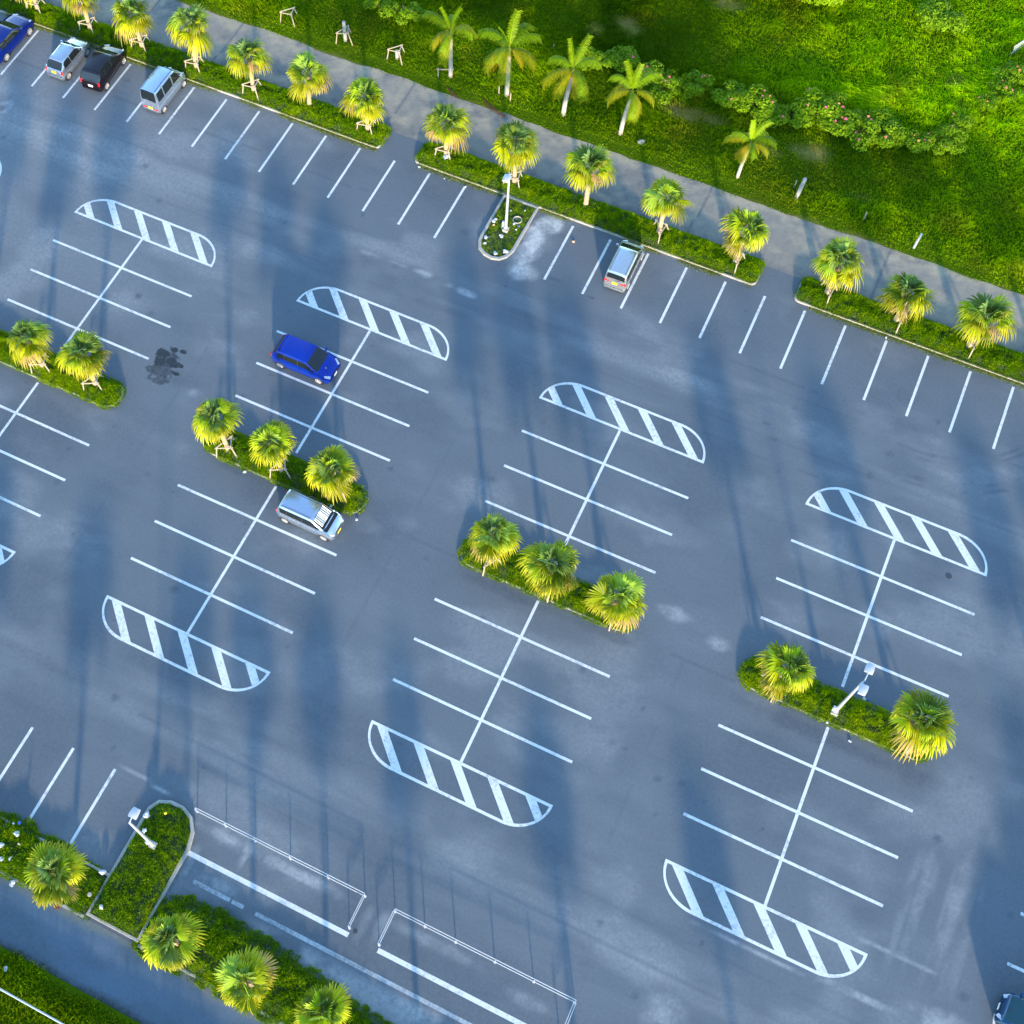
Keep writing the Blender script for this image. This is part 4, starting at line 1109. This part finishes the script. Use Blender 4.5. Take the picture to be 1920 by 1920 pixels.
    if sp.get('grille', True):
        MB().box((h2 - .035, 0, nz - .07), (.06, W * .44, .09), None, .02).build('grille', M['black'], t, True, 40)
    MB().box((h2 + .005, 0, .40), (.02, .33, .165), None, .004).build('number_plate', M[sp['plate']], t)
    pz = sp.get('plate_z', .78); px = float(np.interp(pz, [.5, tailb - .06], [-h2, -h2 + .04])) - .012
    MB().box((px, 0, pz), (.02, .33, .165), None, .004).build('number_plate', M[sp['plate']], t)
    MB().box((-h2 + .01, 0, .37), (.10, W * .80, .16), None, .04).build('rear_bumper', sp.get('bumper', sp['paint']), t, True, 40)
    # wipers and rear wiper
    a, b = at(xc - .03, 10), Vector((xc - .03 + (xr - xc) * .16, 0, cowl + (H - cowl) * .16))
    wp = MB()
    for y0, y1 in ((.42, -.02), (-.08, -.50)): wp.tube([Vector((xc - .02, y0 - .25, cowl + .045)), Vector((xc - .08, y1 - .1, cowl + .10))], .010, 4)
    wp.build('wiper', M['black'], t)
    if sp.get('rwiper', True):
        zz = tailb + .06
        MB().tube([(xt - .03, .0, tailb + .02), (xt + (xrr - xt) * .12 - .035, -.33, zz + .05)], .012, 4).build('wiper', M['black'], t)
    if sp.get('spoiler'):
        MB().box((xrr - .03, 0, H - .02), (.10, (W - 2 * tum) * .88, .03), None, .015).build('roof_spoiler', sp['paint'], t, True, 40)
    if sp.get('grooves'):
        for sg in (1, -1):
            s = MB(); ya = sg * (W / 2 - tum - .155)
            pts = [Vector((x, ya, float(np.interp(x, xs, top + roofcrown * .62)) - .001)) for x in np.linspace(xrr + .1, xr - .08, 9)]
            s.tube(pts, .011, 5); s.build('roof_groove', M['black'], t)
    if sp.get('antenna'):
        ax, ay = sp['antenna']; z = H + .02
        MB().tube([(ax, ay, z - .02), (ax - .22, ay, z + .10)], [.012, .006], 5).build('antenna', M['black'], t)
    if sp.get('shade'):
        s = MB(); V2, F2 = [], []; NN = 44
        for i in range(NN + 1):
            y = -W / 2 * .70 + W * .70 * i / NN; dz = .03 * math.sin(i * 1.2)
            for f in (.22, .90):
                V2.append((xc + (xr - xc) * f + .055, y * (1 - .06 * f), cowl + (H - cowl) * f + .020 + dz))
        F2 = [(2 * i, 2 * i + 2, 2 * i + 3, 2 * i + 1) for i in range(NN)]
        s.add(V2, F2).build('sunshade', M['foil'], t)
    return t
m_, n_, b_ = nt('foil_sunshade'); pset(b_, None, .35, .2); M['foil'] = m_
tc_ = n_.nodes.new('ShaderNodeTexCoord'); wv_ = n_.nodes.new('ShaderNodeTexWave'); wv_.bands_direction = 'Y'; wv_.inputs['Scale'].default_value = 2.2; wv_.inputs['Distortion'].default_value = 1.2; wv_.inputs['Detail Scale'].default_value = 2.0
n_.links.new(tc_.outputs['Object'], wv_.inputs['Vector'])
mx_ = n_.nodes.new('ShaderNodeMix'); mx_.data_type = 'RGBA'; mx_.inputs['A'].default_value = (.165, .215, .25, 1); mx_.inputs['B'].default_value = (.19, .24, .27, 1)
n_.links.new(wv_.outputs['Fac'], mx_.inputs['Factor']); n_.links.new(mx_.outputs['Result'], b_.inputs['Base Color'])
P_BLUE = paint('bright_blue_paint', (0.0, 0.022, 0.27), 0.15, .3); P_NAVY = paint('deep_blue_paint', (0.0, 0.010, 0.14), 0.15, .3)
P_SIL = paint('silver_paint', (0.45, 0.52, 0.60), 0.85, .25); P_SIL2 = paint('pale_silver_paint', (0.50, 0.60, 0.72), 0.85, .24)
P_CH = paint('champagne_paint', (0.54, 0.56, 0.56), 0.8, .24); P_BLK = paint('black_paint', (0.006, 0.004, 0.006), 0.0, .22)
P_TEAL = paint('dark_teal_paint', (0.012, 0.06, 0.14), 0.3, .25)
HATCH = dict(L=3.90, W=1.69, H=1.52, belt=.96, beltr=1.06, cowl=1.00, tailb=1.02, xc=1.18, xr=.38, xrr=-1.40, xt=-1.90, hoodf=.82, nose=.66, win=[(-1.42, -.98), (-.93, -.12), (-.04, 1.0)],
             wf=1.24, wr=-1.31, tail_z=(.74, 1.0), mirx=.92, handles=[(.05, .12), (-.80, .10)], seams=[-.08, -.95, .95], spoiler=True, plate='wplate', tumble=.13, taper=.13)
car('blue_hatchback', 'bright blue hatchback alone in the middle bays, nose to the right', 'car', (-2.26, -3.87), 0,
    dict(HATCH, paint=P_BLUE, tail_in=True, plate='wplate'))
car('silver_minivan', 'silver minivan with a striped sunshade behind its windscreen, beside a palm island', 'car', (2.80, -12.76), R(-0.8),
    dict(L=3.62, W=1.50, H=1.58, belt=.98, beltr=1.05, cowl=1.06, tailb=1.02, xc=1.22, xr=.48, xrr=-1.52, xt=-1.74, hoodf=.86, nose=.66, win=[(-1.48, -1.06), (-1.0, -.12), (-.04, 1.02)],
         wf=1.20, wr=-1.22, tail_z=(.74, 1.02), mirx=.90, handles=[(-.05, .12), (-.90, .12)], seams=[-.18, -1.02, .9], plate='yplate', tumble=.10, taper=.14, grooves=True, shade=True,
         paint=P_SIL2, wsglass=None, antenna=(-1.45, .15), nosel=.24))
car('silver_wagon', 'champagne silver tall wagon parked alone in the right half of the top row', 'car', (12.0, 10.46), R(91.0),
    dict(L=3.50, W=1.49, H=1.64, belt=.98, beltr=1.04, cowl=1.08, tailb=1.04, xc=1.15, xr=.40, xrr=-1.60, xt=-1.69, hoodf=.90, nose=.66, win=[(-1.5, -1.0), (-.94, -.12), (-.04, .95)],
         wf=1.18, wr=-1.16, tail_z=(.84, 1.0), mirx=.86, handles=[(.05, .12), (-.85, .12)], seams=[-.08, -.97, .85], plate='yplate', plate_z=.82, tumble=.09, taper=.10, grooves=True,
         paint=P_CH, tail_in=True, antenna=(.55, -.42)))
KEI = dict(L=3.40, W=1.475, H=1.42, belt=.90, beltr=.93, cowl=.92, tailb=.93, xc=.92, xr=.32, xrr=-1.10, xt=-1.58, hoodf=.78, nose=.62, win=[(-1.24, -.55), (-.47, .78)], wf=1.14, wr=-1.20,
           tail_z=(.68, .90), mirx=.72, handles=[(-.36, .12)], seams=[-.51, .75], plate='yplate', plate_z=.74, tumble=.16, taper=.10, bodypillars=True)
car('silver_hatchback', 'small old silver hatchback with a yellow number plate and plush toys in its rear window', 'car', (-28.36, 10.64), R(90.7), dict(KEI, paint=P_SIL))
car('black_hatchback', 'black hatchback with red tail lights and a white number plate', 'car', (-25.68, 10.92), R(94.5),
    dict(HATCH, L=3.75, H=1.50, W=1.66, paint=P_BLK, xrr=-1.42, xt=-1.78, xc=1.08, xr=.33, wf=1.19, wr=-1.24, tail_z=(.72, .98), tailb=1.00, win=[(-1.38, -.98), (-.93, -.14), (-.06, .9)], plate_z=.62))
car('silver_van', 'silver box van with a tinted rear window and a yellow number plate', 'van', (-20.93, 10.86), R(89.6),
    dict(L=3.395, W=1.475, H=1.90, belt=1.08, beltr=1.10, cowl=1.10, tailb=1.16, xc=1.32, xr=.66, xrr=-1.58, xt=-1.655, hoodf=.96, nose=.70, win=[(-1.50, -.86), (-.76, .18), (.28, 1.12)],
         wf=1.26, wr=-1.24, tail_z=(.42, .52), tail_low=True, mirx=1.12, handles=[(.22, .14), (-.70, .16)], seams=[.23, -.80, 1.05], plate='yplate', plate_z=.50, tumble=.10, taper=.07, nosel=.14, bodypillars=True,
         paint=P_SIL2, bumper=P_SIL2, grooves=True, tr=.27))
car('dark_blue_sedan', 'dark blue car in the top left corner, cut off by the photo edge', 'car', (-33.2, 10.42), R(88.6),
    dict(L=4.25, W=1.72, H=1.47, belt=.93, beltr=.98, cowl=.98, tailb=.98, xc=.95, xr=.10, xrr=-1.45, xt=-1.95, hoodf=.78, nose=.62, win=[(-1.45, -1.02), (-.96, -.20), (-.12, .75)], wf=1.36, wr=-1.32,
         tail_z=(.74, .98), mirx=.70, handles=[(-.05, .12), (-.88, .12)], seams=[-.17, -.98, .8], plate='wplate', tumble=.18, taper=.13, paint=P_NAVY, tr=.31))
car('teal_van', 'dark teal van with green-tinted glass at the lower right corner, mostly outside the photo', 'van', (44.78, -21.25), R(176),
    dict(L=3.395, W=1.475, H=1.50, belt=.94, beltr=.98, cowl=.96, tailb=1.04, xc=1.50, xr=.30, xrr=-1.58, xt=-1.655, hoodf=.95, nose=.66, win=[(-1.50, -.86), (-.76, .18), (.28, 1.25)],
         wf=1.22, wr=-1.22, tail_z=(.6, .9), mirx=1.15, handles=[(.22, .14)], seams=[.23, -.80], plate='wplate', tumble=.13, taper=.08, nosel=.12, paint=P_TEAL, glass=M['bluegl'], tr=.27))
# the minivan's windscreen is clear so that the foil shade shows
m_, n_, b_ = nt('clear_glass'); pset(b_, (.02, .05, .07), .05)
tr_ = n_.nodes.new('ShaderNodeBsdfTransparent'); tr_.inputs['Color'].default_value = (.80, .90, .95, 1)
mx_ = n_.nodes.new('ShaderNodeMixShader'); mx_.inputs['Fac'].default_value = .82
n_.links.new(b_.outputs['BSDF'], mx_.inputs[1]); n_.links.new(tr_.outputs['BSDF'], mx_.inputs[2]); n_.links.new(mx_.outputs['Shader'], n_.nodes['Material Output'].inputs['Surface'])
for o in bpy.data.objects:
    if o.name.startswith('windscreen') and o.parent and o.parent.name.startswith('silver_minivan'):
        o.data.materials.clear(); o.data.materials.append(m_)
        dk = MB().box((1.16, 0, 1.02), (.60, 1.30, .03)); dk.build('dashboard', M['black'], o.parent)
        bk = MB().box((-.3, 0, .95), (2.6, 1.30, .04)); bk.build('cabin_floor', M['black'], o.parent)
# a leaf lying on the blue bonnet; toys in the silver hatchback are its own parts
o = MB(); o.add([(-.06, -.02, 0), (0, -.05, .02), (.08, 0, .01), (0, .05, .02)], [(0, 1, 2, 3)]); o.box((0, 0, -.004), (.05, .03, .012), None, .004)
o = o.build('fallen_leaf', plain('yellow_leaf', (.65, .50, .05), .6)); o.location = (-.82, -4.05, .905); tag(o, 'small yellow leaf lying on the bonnet of the bright blue hatchback', 'leaf')

# ---------------------------------------------------------------- lamps
def lamp(x, y, h, label, heads, z=0.1, ang=90):
    t = thing('lamp_post', label, 'street lamp', (x, y, z), 0, 'lamp posts of the car park')
    MB().box((0, 0, .06), (.36, .36, .30), None, .03).build('base', M['kerb'], t)
    m = MB(); m.lathe([(.15, .27), (.15, .29), (.10, .30), (.085, 1.2), (.058, h), (.04, h + .02)], 16); m.build('pole', M['lampmetal'], t, True, 40)
    MB().box((-.17, -.06, .62), (.12, .16, .42), None, .015).build('control_box', M['galv'], t, True)
    for (d0, d1, px) in heads:          # arm along y from the pole top to a lamp head between d0..d1
        sgn = 1 if d1 > 0 else -1
        MB().tube([(0, 0, h - .05), (0, 0, h + .03), (px * .6, sgn * .12, h + .07), (px, d0 + sgn * .03, h + .10)], .032, 8).build('arm', M['lampmetal'], t, True, 40)
        V, F = [], []
        nn = 5
        for i in range(nn):             # shallow arched hood, open box below
            f = i / (nn - 1); y = d0 + (d1 - d0) * f; zz = h + .10 + .05 * math.sin(math.pi * (.15 + .7 * f))
            w = .17 + .045 * math.sin(math.pi * min(1, .3 + .7 * f))
            V += [(px - w, y, zz - .12), (px - w, y, zz - .01), (px - w * .8, y, zz + .02), (px + w * .8, y, zz + .02), (px + w, y, zz - .01), (px + w, y, zz - .12)]
        for i in range(nn - 1):
            for j in range(6): F.append((i * 6 + j, i * 6 + (j + 1) % 6, (i + 1) * 6 + (j + 1) % 6, (i + 1) * 6 + j))
        F += [tuple(range(6)), tuple(range((nn - 1) * 6, nn * 6))]
        o = MB().add(V, F).build('lamp_head', M['lampmetal'], t, True, 50)
        ya, yb = sorted((d0, d1))
        MB().box((px, (ya + yb) / 2, h - .03), (.26, (yb - ya) * .8, .02)).build('diffuser', M['clear'], o)
    return t
lamp(32.09, -10.97, 4.75, 'tall double-headed lamp on the right palm island', [(.55, 1.05, .10), (-.10, -.62, .12)], .30)
lamp(4.28, -31.80, 5.15, 'single lamp on the lower kerbed peninsula', [(.22, .70, .0)], .25)
lamp(4.27, 10.15, 5.2, 'single lamp on the littered kerbed peninsula in the top row', [(-.25, -.75, .05)], .10)

# ---------------------------------------------------------------- pipe barriers
def barrier(label, pts, posts, ends):
    t = thing('pipe_barrier', label, 'barrier', (posts[0][0], posts[0][1], 0), 0, 'low white pipe barriers of the wide bays')
    o = Vector((posts[0][0], posts[0][1], 0))
    for p in posts:
        m = MB(); b = Vector((*p, 0)) - o; m.tube([b, b + Vector((0, 0, .66))], .030, 10); m.lathe([(.075, 0), (.075, .012)], 12, Matrix.Translation(b)); m.build('post', M['pipe'], t, True, 40)
    for a, b, nrm in pts:
        a = Vector((*a, 0)) - o; b = Vector((*b, 0)) - o; n = Vector((*nrm, 0)) * .048
        for s, z in ((1, .64), (-1, .50)): MB().tube([a + n * s + Vector((0, 0, z)), b + n * s + Vector((0, 0, z))], .019, 8).build('rail', M['pipe'], t, True, 40)
barrier('white pipe barrier beside the lower kerbed peninsula, with a return at its right end', [((5.28, -29.40), (14.70, -29.40), (0, 1)), ((14.69, -29.46), (14.69, -31.05), (1, 0))],
        [(u, -29.40) for u in (5.30, 6.96, 8.63, 10.6, 12.69, 14.69)] + [(14.69, -31.03)], None)
barrier('white pipe barrier right of the gap, with returns at both ends', [((16.29, -29.40), (25.62, -29.40), (0, 1)), ((16.31, -29.46), (16.31, -31.12), (1, 0)), ((25.6, -29.46), (25.6, -31.12), (1, 0))],
        [(u, -29.40) for u in (16.31, 17.9, 19.52, 21.56, 23.55, 25.6)] + [(16.31, -31.1), (25.6, -31.1)], None)
t = thing('pipe_rail', 'pale pipe hand rail running through the grassy bank at the lower left corner', 'railing', (-6, -40.55, .3), 0)
MB().tube([(0, 0, .62), (18, 0, .62)], .045, 10).build('rail', M['galv'], t, True, 40)
for u in range(0, 19, 2): MB().tube([(u, 0, -.2), (u, 0, .62)], .035, 8).build('post', M['galv'], t, True, 40)
# white slatted fence panel at the top right edge
t = thing('slat_fence', 'white slatted fence panel at the right edge of the field', 'fence', (28.75, 37.4, float(field_h(np.array([28.8]), np.array([37.4]))[0])), R(62), None)
for k in range(10): MB().box((k * .2, 0, .42), (.07, .03, .95), None, .008).build('slat', M['pipe'], t)
for z in (.15, .72): MB().box((.9, .032, z), (2.0, .03, .07), None, .008).build('rail', M['pipe'], t)

# ---------------------------------------------------------------- drains, litter
def disc(name, x, y, r, mat, label, cat, z=.0, h=.012, n=24):
    m = MB(); m.lathe([(r, -.01), (r, h * .6), (r * .94, h), (r * .86, h), (r * .84, h - .004), (.01, h - .004)], n); o = m.build(name, mat, None, True, 40); o.location = (x, y, z); return tag(o, label, cat)
disc('manhole_cover', 35.33, -.91, .17, M['cover_iron'], 'small round dark cover in the asphalt under the rightmost hatching', 'cover')
disc('manhole_cover', 15.0, -31.03, .11, M['cover_iron'], 'small round dark cover in the gap between the pipe barriers', 'cover')
m = MB(); m.lathe([(.30, -.05), (.30, .16), (.26, .18), (.25, .16), (.25, .05), (.01, .05)], 24)
o = m.build('drain_pit', M['kerb'], None, True, 40); o.location = (4.62, 11.15, .05); tag(o, 'round concrete drain pit rim in the grass behind the single lamp', 'drain')
m = MB(); m.lathe([(.10, 0), (.11, .02), (.10, .05), (.03, .055)], 14); o = m.build('stone_disc', M['kerb'], None, True, 40); o.location = (2.75, -35.14, .38); tag(o, 'round grey stone disc in the bed left of the lower peninsula', 'stone')
def crumple(seed, s):
    g = random.Random(seed); bm = bmesh.new(); bmesh.ops.create_icosphere(bm, subdivisions=2, radius=1)
    ph = [(Vector((g.gauss(0, 1), g.gauss(0, 1), g.gauss(0, 1))) * 2.2, g.random() * 6) for _ in range(5)]
    for v in bm.verts:
        k = 1 + .22 * sum(math.sin(p.dot(v.co) + f) for p, f in ph) * .7 + g.uniform(-.12, .12); v.co *= k; v.co.z *= .62
    bmesh.ops.scale(bm, vec=(s, s * .8, s), verts=bm.verts)
    me = bpy.data.meshes.new('rubbish_bag'); bm.to_mesh(me); bm.free(); return me
BAGS = [crumple(k, 1.0) for k in range(5)]
def litter(x, y, s, label, z=.1, mat='bag', grp=None, name='rubbish_bag', k=[0]):
    k[0] += 1
    me = BAGS[k[0] % 5].copy(); me.name = name
    s *= .88; o = link(name, me, M[mat]); o.location = (x, y, z + s * .45); o.scale = (s, s, s); o.rotation_euler = (0, 0, k[0] * 1.7)
    return tag(o, label, 'litter', grp)
GL = 'litter in the kerbed peninsula round the single lamp'
for x, y, s, lab in ((3.35, 10.58, .15, 'pale crumpled bag by the left kerb of the littered peninsula'), (3.36, 10.40, .13, 'off-white bag against the left kerb just below another bag'),
                     (3.42, 9.05, .16, 'white bag with a blue scrap at the left of the littered peninsula'), (3.55, 8.62, .12, 'small white bag at the lower left of the littered peninsula'),
                     (4.25, 9.55, .17, 'white bag right in front of the lamp foot'), (4.98, 8.55, .20, 'largest white bag near the rounded tip of the peninsula'),
                     (4.45, 8.20, .15, 'white bag touching the kerb at the rounded tip of the peninsula'), (4.02, 10.22, .10, 'small white scrap left of the lamp foot'),
                     (4.86, 10.42, .08, 'small white ball of paper right of the lamp foot'), (4.75, 12.02, .07, 'tiny white scrap beside the round drain pit'), (3.95, 11.65, .08, 'tiny white scrap left of the drain pit')):
    litter(x, y, s, lab, .17, grp=GL)
litter(4.55, 10.75, .10, 'long white scrap beside the lamp pole', .17, grp=GL, name='paper_scrap')
litter(3.52, 9.12, .07, 'blue plastic scrap beside a white bag in the peninsula', .17, 'blueplastic', GL, 'plastic_scrap')
litter(4.9, 10.75, .08, 'blue and white wrapper right of the lamp pole', .17, 'blueplastic', GL, 'plastic_scrap')
litter(3.45, 10.15, .08, 'tan paper scrap at the left of the littered peninsula', .17, 'tan', GL, 'paper_scrap')
litter(-1.50, 13.60, .28, 'large white rubbish bag under the propped palm right of the first driveway gap', .42)
litter(-2.86, 12.52, .10, 'white scrap lying at the kerb corner right of the first driveway gap', .0)
litter(-1.0, 12.35, .07, 'small white scrap on the asphalt at the kerb, right of the first driveway gap', .0)
litter(.5, 12.30, .10, 'white scrap pressed against the kerb left of the single lamp', .0)
GW = 'litter in the weedy bed left of the lower peninsula'
for x, y, s, lab in ((-2.05, -34.25, .24, 'large pale blue bag in the weedy bed nearest the bays'), (-2.40, -35.05, .23, 'pale bag in the weedy bed beside the left edge of the photo'),
                     (-2.05, -35.58, .16, 'left one of two small bags low in the weedy bed'), (-1.68, -35.40, .16, 'right one of two small bags low in the weedy bed'),
                     (-2.5, -33.9, .10, 'small white scrap at the upper edge of the weedy bed'), (-1.62, -34.62, .08, 'tiny scrap in the middle of the weedy bed')):
    litter(x, y, s * .78, lab, .36, grp=GW)
litter(-2.25, -33.75, .11, 'blue plastic bottle in the weedy bed', .36, 'blueplastic', GW, 'plastic_bottle')
litter(-1.05, -36.35, .18, 'white bag on the lower lane beside its kerb', .0)
litter(2.72, -33.98, .19, 'white bag lying against the left kerb of the lower peninsula', .2)
litter(3.58, -35.40, .13, 'small white bag in the lower peninsula', .42)
litter(3.25, -30.70, .20, 'white bag near the tip of the lower peninsula', .38)
litter(3.55, -31.40, .15, 'pale bag beside the lamp pole of the lower peninsula', .42)
litter(4.05, -30.20, .08, 'small yellow scrap at the tip of the lower peninsula', .42, 'yplate', None, 'paper_scrap')
litter(7.64, -33.60, .10, 'green and white can in the weeds right of the lower peninsula', .25, 'bluegl', None, 'crushed_can')
litter(33.30, -9.55, .14, 'white scrap on the asphalt right of the double-headed lamp', .0)
litter(33.50, -9.45, .07, 'blue scrap on the asphalt right of the double-headed lamp', .0, 'blueplastic', None, 'plastic_scrap')
litter(31.95, -11.62, .09, 'white scrap at the foot of the double-headed lamp', .25)
litter(33.3, -11.95, .09, 'white scrap on the asphalt at the edge of the right palm island', .0)
litter(27.85, 12.50, .11, 'white bag at the kerb of the right verge', .0)
litter(-2.05, -11.68, .12, 'white scrap at the kerb of the island left of the silver minivan', .0)
litter(5.05, -11.62, .10, 'small white scrap at the island edge in front of the silver minivan', .0)
litter(8.40, 11.20, .12, 'yellowish crumpled paper lying in an empty bay near the single lamp', .0, 'tan', None, 'paper_scrap')
litter(1.06, -39.75, .13, 'pale scrap in the grassy bank at the lower left', .45)
litter(9.3, 20.3, .26, 'grey stone block in the grass by the road, right of the feather palms', .12, 'kerb', None, 'stone')
m = MB(); m.box((0, 0, .03), (.26, .17, .06), None, .006); o = m.build('brick', M['rust'], None); o.location = (1.52, -36.32, 0); o.rotation_euler = (0, 0, .4); tag(o, 'rust-red brick on the lower lane below the large palm', 'brick')
def dead(x, y, rz, L, label):
    g = np.random.default_rng(int(x * 10) + 50); V, F, C = frond(L, R(3), 0, .02, g, 24, .20, np.array([.16, .07, .035]), .35)
    V[:, 2] = np.clip(V[:, 2] * .3 + .05, .015, .3)
    o = link('fallen_frond', np_mesh('fallen_frond', V, F, col=C), M['frond']); o.location = (x, y, .01); o.rotation_euler = (0, 0, rz); tag(o, label, 'palm frond', 'dead fronds lying at the road edge')
dead(-1.75, 19.55, R(-26), 2.3, 'reddish brown dead palm frond lying on the road edge below the feather palms')
dead(-4.3, 19.5, R(-30), 1.3, 'smaller brown dead frond at the road edge, left of the larger one')
